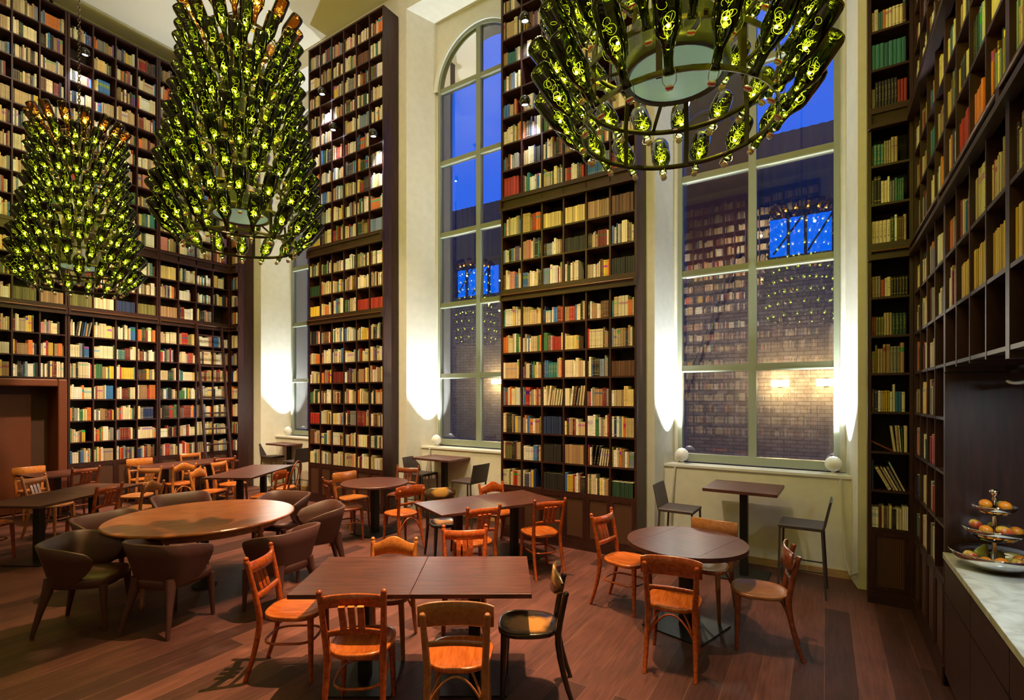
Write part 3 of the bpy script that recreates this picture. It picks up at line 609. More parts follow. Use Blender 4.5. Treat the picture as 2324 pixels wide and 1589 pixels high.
bookcase('bookcase', 'dark wall bookcase above the counter, its lowest row of compartments empty', MR @ Matrix.Translation((1.42, 0, 0)), cols_of(0, 1.37, 4), f_right, 'bookcase over the counter', z_from=f_right(LOW[4])-.06, group='bookcases on the right wall', cell_kinds=RB)
RC = {(4, c): 'empty' for c in range(4)}; RC.update({(5, 0): SET('yellow', .245, .024), (5, 1): SET('yellow', .24, .024)})
bookcase('bookcase', 'dark wall bookcase above the near end of the counter', MR @ Matrix.Translation((2.85, 0, 0)), cols_of(0, 1.37, 4), f_right, 'bookcase over the near end of the counter', z_from=f_right(LOW[4])-.06, group='bookcases on the right wall', cell_kinds=RC)
# the wall behind the viewer, seen as a reflection in the panes
for k in range(5):
    bookcase('bookcase', 'tall dark bookcase on the wall behind the viewer, %s from the counter side' % ORD[k], Matrix.Translation((-.9-2.1*k, -4.1, 0)) @ Matrix.Rotation(PI, 4, 'Z'), cols_of(0, 2.0, 6), f_std, 'bookcase behind the viewer', rail=False, group='bookcases on the wall behind the viewer')

def book_geo(w, h, d, rounded):
    """vertices, faces, uv per corner, flag page per face; spine at y=0"""
    c = .003
    if rounded:
        xs_ = [0, w*.18, w*.5, w*.82, w]; ys_ = [.004, .001, 0, .001, .004]
        v = []; 
        for z in (0, h): v += [(x, y, z) for x, y in zip(xs_, ys_)]+[(w, d, z), (0, d, z)]
        n = 7; f = []; uv = []; pg = []
        for i in range(4): f.append((i, i+1, n+i+1, n+i)); uv.append([(xs_[i]/w, 0), (xs_[i+1]/w, 0), (xs_[i+1]/w, 1), (xs_[i]/w, 1)]); pg.append(0)
        f += [(4, 5, n+5, n+4), (5, 6, n+6, n+5), (6, 0, n, n+6)]; uv += [[(.05, .05)]*4]*3; pg += [0, 1, 0]
        f += [(6, 5, 4, 3, 2, 1, 0)]; uv += [[(.05, .05)]*7]; pg += [0]
        # top: cover edges and a page block set down between the boards
        k = .0028; zt = h-.004; b = len(v)
        v += [(k, .008, h), (w-k, .008, h), (w-k, d, h), (k, d, h), (k, .008, zt), (w-k, .008, zt), (w-k, d, zt), (k, d, zt)]
        f += [(n, n+1, n+2, n+3, n+4, b+1, b), (n+4, n+5, b+2, b+1), (n+6, n, b, b+3), (b, b+1, b+5, b+4), (b+4, b+5, b+6, b+7)]
        uv += [[(.05, .05)]*len(q) for q in f[-5:]]; pg += [0, 0, 0, 0, 1]
        return v, f, uv, pg
    v = [(0, 0, 0), (w, 0, 0), (w, d, 0), (0, d, 0), (0, 0, h), (w, 0, h), (w, d, h), (0, d, h)]
    f = [(0, 1, 5, 4), (1, 2, 6, 5), (2, 3, 7, 6), (3, 0, 4, 7), (4, 5, 6, 7), (3, 2, 1, 0)]
    uv = [[(0, 0), (1, 0), (1, 1), (0, 1)]]+[[(.05, .05)]*4]*5
    return v, f, uv, [0, 0, 1, 0, 1, 0]
PAGE = (.62, .54, .40)
def make_book_mesh(name, items, rounded):
    vs = []; fs = []; uvs = []; cols = []
    for (m, w, h, d, cn, rgb, al, wh) in items:
        v, f, uv, pg = book_geo(w, h, d, rounded); b = len(vs)
        if m is None: vs += v
        else:
            A = np.array(m); P = np.array(v) @ A[:3, :3].T + A[:3, 3]; vs += P.tolist()
        for q, u_, g in zip(f, uv, pg):
            fs.append(tuple(i+b for i in q)); uvs += u_; c = (*(PAGE if g else rgb), 0.0 if g else al); cols += [c]*len(q)
    me = bpy.data.meshes.new(name); me.from_pydata(vs, [], fs)
    l = me.uv_layers.new(name='UVMap'); l.data.foreach_set('uv', np.array(uvs, dtype=np.float32).ravel())
    ca = me.color_attributes.new(name='Col', type='FLOAT_COLOR', domain='CORNER'); ca.data.foreach_set('color', np.array(cols, dtype=np.float32).ravel())
    me.materials.append(M_['book']); me.update(); return me
# the 300 books that show largest become things of their own
scored = []
for i, b in enumerate(ALLB):
    m, w, h, d = b[:4]; c = m @ Vector((w/2, 0, h/2)); q = pix(c)
    if q is None or not (6 < q[0] < 2318 and 6 < q[1] < 1580): scored.append((0, i)); continue
    if 1215 < q[0] < 1430 and q[1] < 400: scored.append((0, i)); continue
    if q[0] < 700 and q[1] < 720: scored.append((0, i)); continue
    n = (m.to_3x3() @ Vector((0, -1, 0))).normalized(); vd = (Vector((0, 0, CAM_H))-c); dist = vd.length
    cosv = max(0, n.dot(vd/dist)); a_ = w*h*cosv/(q[2]*q[2])
    if b[7][0].startswith('bookcase behind'):  
        if 'viewer' in b[7][0]: a_ = 0
    scored.append((a_, i))
scored.sort(reverse=True); BIG = set(i for a, i in scored[:300]); rest = [b for i, b in enumerate(ALLB) if i not in BIG]
ROWN = ['lowest shelf', 'second shelf up', 'third shelf up', 'fourth shelf up', 'fifth shelf up', 'sixth shelf up', 'seventh shelf up', 'lowest shelf over rail', 'second shelf over rail', 'third shelf over rail']+[o+' shelf over cornice' for o in ORD[:10]]
for i in sorted(BIG):
    m, w, h, d, cn, rgb, al, (where, row, col, idx) = ALLB[i]
    me = make_book_mesh('book', [(None, w, h, d, cn, rgb, al, None)], True)
    o = bpy.data.objects.new('book', me); COL.objects.link(o); o.matrix_basis = m
    nm = {'bookcase right of the middle window': 'bookcase right of middle window', 'bookcase left of the middle window': 'bookcase left of middle window', 'narrow bookcase right of the windows': 'narrow bookcase right of windows',
          'corner bookcase beside the counter': 'corner bookcase by counter', 'bookcase over the counter': 'bookcase over counter', 'bookcase over the near end of the counter': 'near bookcase over counter',
          'bookcase right of the padded doorway': 'bookcase beside padded doorway', 'bookcase over the padded doorway': 'bookcase over doorway'}.get(where, where)
    one = 'narrow bookcase' in nm
    lab = '%s book, %s in%s %s, %s' % (cn, ORD[min(idx, 19)], '' if one else ' %s cell,' % ORD[col], ROWN[row], nm)
    tag(o, lab, 'book', 'books of the '+where)
me = make_book_mesh('books', rest, False); o = bpy.data.objects.new('books', me); COL.objects.link(o)
tag(o, 'thousands of books filling the shelves of all the tall dark bookcases', 'books', kind='stuff')

# doorway in the left wall: padded hide surround, recessed leaf
dr = tag(bpy.data.objects.new('door_1', None), kind='structure'); COL.objects.link(dr); dr.matrix_basis = ML @ Matrix.Translation((2.16, 0, 0))
zt = f_left(LOW[4])-.034
mb = MB(); mb.box(0, .13, -.02, .5, 0, zt); mb.box(1.30, 1.43, -.02, .5, 0, zt); mb.box(.13, 1.30, -.02, .5, zt-.13, zt); mb.build('door_frame', M_['portal'], dr, bevel=.02)
mb = MB(); mb.box(.13, 1.30, .46, .50, 0, zt-.13); mb.build('door_panel', M_['portal_d'], dr)
mb = MB(); mb.box(.15, 1.06, .40, .46, .02, zt-.26); mb.build('door_leaf', M_['portal'], dr, bevel=.006)

# counter under the right-hand bookcases
cab = thing('counter_cabinet', 'dark low counter cabinet with drawers along the right wall', 'cabinet', MR @ Matrix.Translation((1.40, 0, 0)))
mb = MB(); mb.box(0, 2.9, .02, .60, .08, .885); mb.box(0, 2.9, .06, .6, 0, .08); mb.build('body', M_['case'], cab)
for k in range(4):
    x = .004+.724*k
    for (z0, z1) in ((.655, .865), (.09, .645)):
        mb = MB(); mb.box(x, x+.716, 0, .02, z0, z1); mb.build('drawer' if z0 > .5 else 'door', M_['case_h'], cab)
mb = MB(); mb.box(-.0, 2.9, -.012, .62, .888, .93); tag(mb.build('worktop', M_['marble'], M=MR @ Matrix.Translation((1.405, 0, 0)), bevel=.003), 'pale marble worktop lying on the dark counter cabinet', 'worktop')
mb = MB(); mb.box(0, 2.9, .60, .62, .93, 2.18); mb.build('splashback', M_['case_h'], cab)
mb = MB(); mb.box(-.008, .010, .0, .62, .932, 2.165); mb.build('end_panel', M_['case'], cab)

# ladder leaning on the left bookcases
ld = thing('library_ladder', 'tall dark wooden ladder leaning against the left wall bookcases', 'ladder', Matrix.Translation((-10.83, 5.9, 0)))
def lp(y, z): return (-.46*(z/3.50), y-5.9, z)
for y in (5.72, 6.24):
    mb = MB(); mb.tube([lp(y, 0.0), lp(y, 3.56)], .036, 4, flat=(1.2, .7)); mb.build('rail', M_['case'], ld)
for z in np.arange(.35, 3.45, .33):
    mb = MB(); mb.tube([lp(5.73, z), lp(6.23, z)], .017, 8); mb.build('rung', M_['case'], ld)

# ------------------------------------------------------------------ chairs
def bez(p0, p1, p2, n=8):
    p0, p1, p2 = Vector(p0), Vector(p1), Vector(p2); return [p0*(1-t)**2+p1*2*t*(1-t)+p2*t*t for t in [i/n for i in range(n+1)]]
def seat_outline(wf, wb, d, n=40, k=2.8):
    o = []
    for i in range(n):
        t = 2*PI*i/n; c, s = math.cos(t), math.sin(t)
        x = abs(c)**(2/k)*(1 if c > 0 else -1)*d/2; y = abs(s)**(2/k)*(1 if s > 0 else -1)
        w = wb+(wf-wb)*(x/d+.5); o.append((x+.01, y*w/2))
    return o
def dished_seat(mb, ol, z, th=.034):
    n = len(ol); rings = []
    for (k, dz) in ((.97, -th), (1.0, -th+.006), (1.0, -.006), (.975, 0.0), (.88, -.003), (.80, -.010), (.5, -.015), (.02, -.016)):
        rings.append([(.01+(x-.01)*k, y*k, z+dz) for (x, y) in ol])
    P = [[r[i] for r in rings] for i in range(n)]; mb.grid(P, closed_u=True)
    mb.add([(x, y, z-th) for (x, y) in [(.01+(a-.01)*.97, b*.97) for a, b in ol]], [tuple(range(n))[::-1]])
def curved_panel(mb, prof, hw, zc, bow, th, xz, n=16, lean=-.12):
    """board standing across the back; prof(t)->(z0,z1) for t -1..1; bow = how far the middle sits behind the ends"""
    P = []
    for i in range(n+1):
        t = -1+2*i/n; z0, z1 = prof(t); y = hw*t; x = xz(zc)+bow*(t*t-1)
        def q(z, o): return (x+lean*(z-zc)+o, y, z)
        h = th/2; m = (z1-z0)*.12
        P.append([q(z0, h*.3), q(z0+m*.3, h), q((z0+z1)/2, h), q(z1-m*.3, h), q(z1, h*.3), q(z1, -h*.3), q(z1-m*.3, -h), q((z0+z1)/2, -h), q(z0+m*.3, -h), q(z0, -h*.3), q(z0, h*.3)])
    mb.grid(P); mb.add(P[0], [tuple(range(11))]); mb.add(P[-1], [tuple(range(11))[::-1]])
def post_x(z):   # rake of the rear posts above and below the seat
    if z < .44: return -.185-.10*((.44-z)/.44)**1.6
    return -.185-.085*((z-.44)/.42)**1.25
def rs_(a, k=3.4): return (abs(math.cos(a))**k+abs(math.sin(a))**k)**(-1/k)
def make_chair(kind, wood_, seat_=None, H=.86):
    """slat | crest | board | paddle | open | hoop"""
    m = M_[wood_]; ms = M_[seat_ or wood_]
    t = thing({'slat': 'slat_back_chair', 'crest': 'crest_back_chair', 'board': 'board_back_chair', 'paddle': 'paddle_back_chair', 'open': 'open_back_chair', 'hoop': 'bentwood_hoop_chair'}[kind], None, None)
    mb = MB(); 
    if kind == 'hoop': dished_seat(mb, [(.01+.20*math.cos(2*PI*i/40), .20*math.sin(2*PI*i/40)) for i in range(40)], .465)
    else: dished_seat(mb, seat_outline(.425, .36, .41), .465)
    mb.build('seat', ms, t)
    for s in (-1, 1):
        if kind == 'hoop': continue
        y = lambda z: s*(.163+.022*max(0, (z-.44)/.42)+.012*max(0, (.44-z)/.44))
        zt = {'slat': H, 'crest': .80, 'board': .80, 'paddle': .74, 'open': .84}[kind]
        zs = [0, .1, .2, .3, .4, .46, .54, .62, .70, zt-.03, zt-.012, zt]
        rr = [k_*1.13 for k_ in (.0135, .015, .0165, .018, .0195, .0195, .0185, .0175, .0165, .0155, .0185, .012)]
        mb = MB(); mb.tube([(post_x(z), y(z), z) for z in zs], rr, 8)
        if kind in ('slat', 'crest'): mb.ball((post_x(zt), y(zt), zt+.006), .0185, 10, 6)
        mb.build('leg', m, t)
    for s in (-1, 1):
        mb = MB(); mb.tube([(.165+.012*(1-z/.44), s*(.150+.02*(1-z/.44)), z) for z in (0, .08, .2, .32, .44)], [.014, .0165, .019, .022, .024], 8); mb.build('leg', m, t)
    if kind in ('slat', 'hoop', 'open'):
        mb = MB(); mb.tube([(-.012+.175*rs_(a)*math.cos(a), .150*rs_(a)*math.sin(a), .255) for a in [2*PI*i/36 for i in range(36)]], .0098, 6, closed=True); mb.build('stretcher', m, t)
    elif kind in ('crest', 'board'):
        mb = MB()
        for s in (-1, 1):
            mb.tube(bez((-.20, s*.155, .26), (-.165, s*.11, .41), (-.11, s*.06, .432)), .008, 6)
        mb.tube(bez((-.20, -.155, .26), (-.20, 0, .58), (-.20, .155, .26), 12), .008, 6); mb.build('stretcher', m, t)
    hw = .168
    if kind in ('slat', 'open'):
        mb = MB(); curved_panel(mb, lambda q: (H-.098, H-.018), .178, H-.05, -.035, .020, lambda z: post_x(z)+.004); mb.build('top_rail', m, t)
        mb = MB(); curved_panel(mb, lambda q: (.585-.006*q*q, .624-.010*q*q), .168, .605, -.02, .018, lambda z: post_x(z)+.004); mb.build('lower_rail', m, t)
        if kind == 'slat':
            for k in (-1, 0, 1):
                mb = MB(); mb.tube([(post_x(.61)-.016, k*.052, .61), (post_x(.7)-.024, k*.053, .70), (post_x(.8)-.031, k*.055, H-.07)], .027, 4, flat=(.42, 1.0)); mb.build('slat', m, t)
    elif kind == 'crest':
        mb = MB(); curved_panel(mb, lambda q: (.665+.035*(1-q*q), .775+.065*(math.cos(q*PI)*.5+.5)), .172, .74, -.03, .014, lambda z: post_x(z)+.004, 24); mb.build('crest_panel', m, t)
    elif kind == 'board':
        mb = MB(); curved_panel(mb, lambda q: (.690+.012*abs(q)**6, .838-.012*abs(q)**6), .215, .765, -.045, .016, lambda z: post_x(z)+.042, 20); mb.build('backrest', m, t)
        mb = MB(); curved_panel(mb, lambda q: (.590, .622), .166, .605, -.02, .015, lambda z: post_x(z)+.004); mb.build('lower_rail', m, t)
    elif kind == 'paddle':
        mb = MB(); curved_panel(mb, lambda q: (.70+.05*abs(q)**4, .855-.05*abs(q)**4), .205, .78, -.055, .018, lambda z: post_x(z)+.040, 24); mb.build('backrest', M_['black_p'] if wood_ == 'black' else m, t)
    elif kind == 'hoop':
        for (w_, h_, b_) in ((.19, .45, 0), (.13, .36, .012)):
            pts = []
            for i in range(29):
                a = PI*i/28; yy = -math.cos(a)*w_; zz = .46+math.sin(a)**.8*h_; pts.append((-.165-.1*((zz-.46)/.45)+b_, yy*(.85+.25*math.sin(a)), zz))
            mb = MB(); mb.tube(pts, .012 if w_ > .15 else .009, 8); mb.build('back_hoop', m, t)
        for s in (-1, 1):
            mb = MB(); mb.tube([(-.165-.1*((.46-z)/.46)**1.4, s*.16, z) for z in (.46, .3, .15, 0)], [.015, .0145, .014, .0125], 8); mb.build('leg', m, t)
    return t
protos = {}; KT = {}
def put(key, x, y, a, label, cat, group=None, dz=0, sc=1.0):
    build = protos[key]
    if not isinstance(build, bpy.types.Object):
        o = build(); protos[key] = o; lst = kids(o); KT[o] = lst
        for c in lst: KT[c] = kids(c)
    else: o = copy_tree(build, None, KT)
    o.matrix_basis = TM(x, y, dz, a) @ Matrix.Scale(sc, 4); tag(o, label, cat, group); return o
for k_, (kd, wd, st) in dict(slat=('slat', 'chair', 'seat_o'), slat_r=('slat', 'red', 'red'), slat_b=('slat', 'brown', 'brown'), crest=('crest', 'honey', 'seat_o'), crest_o=('crest', 'chair', 'seat_o'), crest_b=('crest', 'brown', 'brown'), board=('board', 'brown', 'seat_o'),
                             board_o=('board', 'chair', 'seat_o'), board_h=('board', 'honey', 'honey'), paddle=('paddle', 'black', 'black'), board_r=('board', 'red', 'brown'), open=('open', 'honey', 'seat_o'), hoop=('hoop', 'red', 'honey')).items():
    protos[k_] = (lambda kd=kd, wd=wd, st=st: make_chair(kd, wd, st))
G1, G2, G3, G4, G5 = 'chairs around the front table', 'chairs around the rear middle table', 'chairs around the dark round table', 'chairs around the drop-leaf round table', 'chairs of the far left tables'
for (k, x, y, a, l, g) in [
    ('slat', -3.32, 2.38, 32, 'orange slat-back chair at the left end of the large front table', G1),
    ('slat', -2.50, 2.27, 125, 'orange slat-back chair with its back to us at the near side of the front table', G1),
    ('board', -1.88, 2.47, 121, 'chair with wide curved backboard and scuffed orange seat, near side of the front table', G1),
    ('paddle', -1.72, 3.05, 208, 'worn black lacquered chair with rubbed seat at the right end of the front table', G1),
    ('crest', -2.96, 2.94, 301, 'honey chair with wavy crest panel on the far side of the front table', G1),
    ('slat', -2.54, 3.40, 306, 'orange slat-back chair on the far side of the front table, facing us', G1),
    ('slat', -3.24, 4.50, 150, 'orange slat-back chair at the near long side of the rear middle table', G2),
    ('slat', -2.80, 5.20, 143, 'orange slat-back chair standing free right of the rear middle table', G2),
    ('crest_o', -3.72, 5.78, 333, 'orange chair with wavy crest panel beside the bookcase behind the rear middle table', G2),
    ('paddle', -4.02, 4.97, 325, 'chair with black-edged worn curved back at the left end of the rear middle table', G2),
    ('slat_r', -5.74, 4.92, 68, 'red-brown slat-back chair left in front of the dark round table', G3),
    ('board_o', -4.84, 5.08, 165, 'orange board-back chair right in front of the dark round table', G3),
    ('slat_r', -5.78, 6.06, 290, 'red-brown slat-back chair behind the dark round table by the high table', G3),
    ('board_h', -6.22, 5.46, 355, 'pale chair with worn curved back behind the dark round table, before the bookcase', G3),
    ('slat', -1.62, 4.74, 350, 'orange slat-back chair left of the drop-leaf round table', G4),
    ('board_o', -.98, 3.97, 98, 'orange board-back chair with its back to us at the drop-leaf round table', G4),
    ('board', -.93, 4.97, 262, 'brown board-back chair behind the drop-leaf round table', G4),
    ('board_r', -.44, 4.56, 188, 'dark red-brown chair right of the drop-leaf round table', G4),
    ('crest', -8.62, 4.60, 25, 'honey crest-panel chair left of the long table near the bentwood chair', G5),
    ('open', -9.06, 5.20, 24, 'orange open-back chair at the far left side of the long table', G5),
    ('board_o', -7.50, 4.86, 210, 'small orange chair with narrow board back right of the long table', G5),
    ('hoop', -7.93, 5.45, 206, 'bentwood hoop-back chair with round pale seat right of the long table', G5),
    ('board_h', -11.0, 4.62, 355, 'honey chair with wide plain backboard against the left bookcase', G5),
    ('open', -10.98, 5.55, 355, 'orange open-back chair against the left bookcase near the ladder', G5),
    ('slat_r', -9.98, 5.46, 175, 'dark red-brown chair at the near side of the table before the ladder', G5),
    ('crest', -9.93, 4.74, 172, 'honey crest-back chair with its back to us before the ladder bookcase', G5),
    ('slat_b', -9.28, 3.82, 302, 'light brown slat-back chair at the far end of the long left table', G5),
    ('crest_b', -8.20, 3.36, 207, 'brown crest-back chair at the near side of the long left table', G5),
    ('slat', -8.10, 2.80, 206, 'orange slat-back chair at the near side of the long left table', G5),
    ('slat_r', -10.46, 3.44, 185, 'dark red slat-back chair at the small table before the padded doorway', G5),
    ('slat_b', -9.52, 2.84, 32, 'light brown slat-back chair on the far side of the long left table', G5),
    ('board_h', -11.22, 3.10, 0, 'honey chair with wide plain backboard in front of the padded doorway', G5),
    ('slat', -8.72, 1.98, 20, 'orange chair at the near end of the long left table', G5)]:
    put(k, x, y, a, l, 'chair', g)

# leather tub armchairs
def make_arm():
    t = thing('leather_armchair', None, None); m = M_['leather']
    def rad(a, z):     # plan of the shell: squared-off horseshoe opening to +x, leaning out with height
        k = 3.6; tt = (z-.42)/.35; w = .235+.095*tt; d = .215+.075*tt
        c, s = math.cos(a), math.sin(a); r = (abs(c/d)**k+abs(s/w)**k)**(-1/k); return r
    mb = MB(); n = 60; A0 = R(57); P = []
    for i in range(n+1):
        a = A0+(2*PI-2*A0)*i/n; q = abs(a-PI)/(PI-A0)
        e = max(0, (q-.90)/.10); top = .775-.105*max(0, (q-.40)/.60)**1.4; bot = .40+.01*q+.12*max(0, (q-.68)/.32)**1.4
        mid_ = (top+bot)/2; hh = (top-bot)/2*math.sqrt(max(.12, 1-e*e*.9)); top = mid_+hh; bot = mid_-hh
        row = []
        for (f_, z) in [(0, bot), (0, bot+(top-bot)*.33), (0, bot+(top-bot)*.66), (0, top-.008), (.5, top), (1, top-.008), (1, bot+(top-bot)*.66), (1, bot+(top-bot)*.33), (1, bot), (0, bot)]:
            r = rad(a, z)-.032*f_; row.append((r*math.cos(a)-.0, r*math.sin(a), z))
        P.append(row)
    mb.grid(P); mb.add(P[0][:9], [tuple(range(9))]); mb.add(P[-1][:9], [tuple(range(9))[::-1]]); mb.build('back_shell', m, t)
    mb = MB(); ol = seat_outline(.50, .43, .50, k=3.4); n = len(ol); rings = []
    for (k, z) in ((.93, .375), (1, .39), (1, .435), (.985, .455), (.9, .466), (.5, .47), (.02, .47)): rings.append([(.02+(x-.01)*k, y*k, z) for x, y in ol])
    mb.grid([[r_[i] for r_ in rings] for i in range(n)], closed_u=True); mb.add(rings[0], [tuple(range(n))[::-1]]); mb.build('seat', m, t)
    for s in (-1, 1):
        mb = MB(); mb.tube([(.215, s*.195, .40), (.222, s*.20, .25), (.235, s*.205, .02), (.235, s*.205, .0)], [.034, .025, .017, .015], 8); mb.build('leg', m, t)
        mb = MB(); mb.tube([(-.185, s*.165, .47), (-.20, s*.18, .37), (-.235, s*.205, .22), (-.28, s*.235, .02), (-.28, s*.235, 0)], [.052, .044, .029, .018, .016], 8, flat=(1, .8)); mb.build('leg', m, t)
    return t
protos['arm'] = make_arm
GA = 'leather armchairs around the oval wooden table'
for (x, y, a, l) in [(-5.56, 1.90, 44, 'dark brown leather tub armchair in front left of the oval wooden table, turned right'),
                     (-4.92, 2.29, 110, 'dark brown leather tub armchair seen squarely from behind at the oval wooden table'),
                     (-6.32, 2.38, 8, 'dark brown leather tub armchair at the left end of the oval wooden table'),
                     (-6.84, 3.30, 345, 'dark brown leather tub armchair behind the oval wooden table, only its back top showing'),
                     (-5.86, 3.98, 290, 'dark brown leather tub armchair behind the right end of the oval wooden table'),
                     (-4.93, 3.80, 243, 'dark brown leather tub armchair standing free right of the oval wooden table'),
                     (-4.42, 3.0, 186, 'dark brown leather tub armchair between the oval table and the front table')]:
    put('arm', x, y, a, l, 'armchair', GA)
# bar stools
def make_stool():
    t = thing('bar_stool', None, None); m = M_['leather2']
    mb = MB(); mb.prism([(.20, -.20), (.20, .20), (-.20, .20), (-.20, -.20)], .665, .70, inset=.006); mb.build('seat', m, t)
    mb = MB(); P = []
    for i in range(9):
        q = -1+i/4; x = -.19-.012*(1-q*q); P.append([(x, .2*q, .69), (x-.06, .2*q, .965), (x-.072, .2*q, .965), (x-.014, .2*q, .69), (x, .2*q, .69)])
    mb.grid(P, smooth=False); mb.add(P[0][:4], [(0, 1, 2, 3)]); mb.add(P[-1][:4], [(3, 2, 1, 0)]); mb.build('backrest', m, t)
    for sx in (-1, 1):
        for sy in (-1, 1):
            mb = MB(); mb.tube([(sx*.185, sy*.185, .67), (sx*.20+(-.02 if sx < 0 else 0), sy*.195, 0)], .0135, 4); mb.build('leg', m, t)
    for sy in (-1, 1): mb = MB(); mb.tube([(-.195, sy*.19, .26), (.19, sy*.19, .26)], .007, 6); mb.build('footrest', M_['iron'], t)
    mb = MB(); mb.tube([(.19, -.19, .26), (.19, .19, .26)], .007, 6); mb.build('footrest', M_['iron'], t)
    return t
protos['stool'] = make_stool
GS = 'bar stools in the window alcoves'
for (x, y, a, l) in [(-1.46, 6.20, -2, 'plum-brown bar stool left of the high table in the right-hand window'), (-.20, 6.10, 178, 'plum-brown bar stool right of the high table in the right-hand window'),
                     (-5.94, 6.72, 0, 'plum-brown bar stool left of the high table in the middle window'), (-4.78, 6.52, 176, 'plum-brown bar stool right of the high table in the middle window'),
                     (-10.5, 6.98, 0, 'plum-brown bar stool left of the high table in the left-hand window'), (-9.3, 6.70, 178, 'plum-brown bar stool right of the high table in the left-hand window')]:
    put('stool', x, y, a, l, 'bar stool', GS)

# ------------------------------------------------------------------ tables
def sq_table(L_=.775, W_=.775, H=.75, base=.46, th=.030):
    t = thing('cafe_table', None, None)
    mb = MB(); mb.box(-L_/2, L_/2, -W_/2, W_/2, H-th, H); mb.build('table_top', M_['top'], t, bevel=.003)
    mb = MB(); mb.box(-.04, .04, -.04, .04, .015, H-th); mb.build('post', M_['iron'], t)
    mb = MB(); mb.box(-base/2, base/2, -base/2, base/2, 0, .014); mb.build('base_plate', M_['iron'], t); return t
protos['sq'] = sq_table
protos['high'] = lambda: sq_table(.74, .70, 1.0, .50, .034)
protos['high_s'] = lambda: sq_table(.80, .72, 1.0, .50, .034)
def pair(cx_, cy_, ang, labels, grp, L_=.775):
    for s, l in zip((-1, 1), labels):
        dx = s*(L_/2+.001); put('sq', cx_+dx*math.cos(R(ang)), cy_+dx*math.sin(R(ang)), ang, l, 'table', grp)
pair(-2.45, 2.755, 32, ('dark wood cafe table forming the left half of the front table', 'dark wood cafe table forming the right half of the front table'), 'front table made of two')
pair(-3.47, 5.10, 64, ('dark wood cafe table forming the near half of the rear middle table', 'dark wood cafe table forming the far half of the rear middle table by the bookcase'), 'rear middle table made of two')
pair(-8.33, 5.13, 121, ('dark wood cafe table, near half of the long table left of the bentwood hoop chair', 'dark wood cafe table, far half of the long table left of the bentwood hoop chair'), 'long table made of two')
pair(-10.38, 5.10, 90, ('dark wood cafe table, left half of the table before the ladder bookcase', 'dark wood cafe table, right half of the table before the ladder bookcase'), 'ladder table made of two')
pair(-8.40, 2.66, 119, ('dark wood cafe table, near half of the long left table', 'dark wood cafe table, far half of the long left table'), 'long left table made of two')
put('sq', -10.80, 3.28, 5, 'small dark cafe table before the padded doorway', 'table')
put('high', -.77, 6.25, -2, 'high dark bistro table in the right-hand window alcove', 'high table', 'high tables in the windows')
put('high_s', -5.45, 6.74, -2, 'high dark bistro table in the middle window alcove', 'high table', 'high tables in the windows')
put('high_s', -10.0, 7.0, -2, 'high dark bistro table in the left-hand window alcove', 'high table', 'high tables in the windows').scale = (.9, .9, 1)
def circ(r, n=64): return [(r*math.cos(2*PI*i/n), r*math.sin(2*PI*i/n)) for i in range(n)]
t = thing('round_table', 'dark round pedestal table in front of the left pier bookcase', 'table', TM(-5.66, 5.38))
mb = MB(); mb.prism(circ(.485), .716, .75, inset=.006); mb.build('table_top', M_['top'], t)
mb = MB(); mb.box(-.045, .045, -.045, .045, .015, .716); mb.build('post', M_['iron'], t)
mb = MB(); mb.box(-.25, .25, -.25, .25, 0, .014); mb.build('base_plate', M_['iron'], t)
t = thing('drop_leaf_table', 'dark round drop-leaf pedestal table before the right-hand window', 'table', TM(-1.03, 4.60, 0, -16))
w_ = .29
def seg_out(x0, x1, r=.5, n=40):
    a0 = math.acos(max(-1, min(1, x1/r))); a1 = math.acos(max(-1, min(1, x0/r)))
    up = [(r*math.cos(a0+(a1-a0)*i/n), r*math.sin(a0+(a1-a0)*i/n)) for i in range(n+1)]
    dn = [(x, -y) for x, y in up[::-1]]; o = up+dn; r_ = []
    for p in o:
        if not r_ or (abs(p[0]-r_[-1][0])+abs(p[1]-r_[-1][1])) > 1e-5: r_.append(p)
    if abs(r_[0][0]-r_[-1][0])+abs(r_[0][1]-r_[-1][1]) < 1e-5: r_.pop()
    return r_
mb = MB(); mb.prism(seg_out(-w_, w_), .712, .75); mb.build('table_top', M_['top'], t)
mb = MB(); mb.prism(seg_out(w_+.003, .5), .712, .75); mb.build('drop_leaf', M_['top'], t)
mb = MB(); mb.prism(seg_out(-.5, -w_-.003), .712, .75); mb.build('drop_leaf', M_['top'], t)
mb = MB(); mb.box(-.045, .045, -.045, .045, .015, .712); mb.build('post', M_['iron'], t)
mb = MB(); mb.box(-.27, .27, -.27, .27, 0, .014); mb.build('base_plate', M_['iron'], t)
t = thing('oval_dining_table', 'large antique oval table with warm brown polished top and turned legs', 'table', TM(-5.62, 2.93, 0, 62))
ov = [(.88*math.cos(2*PI*i/80), .83*math.sin(2*PI*i/80)) for i in range(80)]
mb = MB(); mb.prism(ov, .722, .75, inset=.009); mb.build('table_top', M_['round'], t)
mb = MB(); n = 48; P = [[(k*.70*math.cos(2*PI*i/n), k*.62*math.sin(2*PI*i/n), z) for (k, z) in ((1, .62), (1, .721), (.965, .721), (.965, .62), (1, .62))] for i in range(n)]
mb.grid(P, closed_u=True, smooth=False); mb.build('apron', M_['brown'], t)
for (sx, sy) in ((1, 1), (1, -1), (-1, 1), (-1, -1)):
    mb = MB(); mb.lathe([(.034, .70), (.034, .60), (.024, .58), (.032, .56), (.030, .45), (.024, .25), (.017, .07), (.026, .055), (.014, .0)], 12, TM(sx*.50, sy*.43)); mb.build('leg', M_['brown'], t)
mb = MB(); mb.lathe([(.04, .72), (.04, .06), (.12, .02), (.12, 0)], 12); mb.build('centre_post', M_['iron'], t)

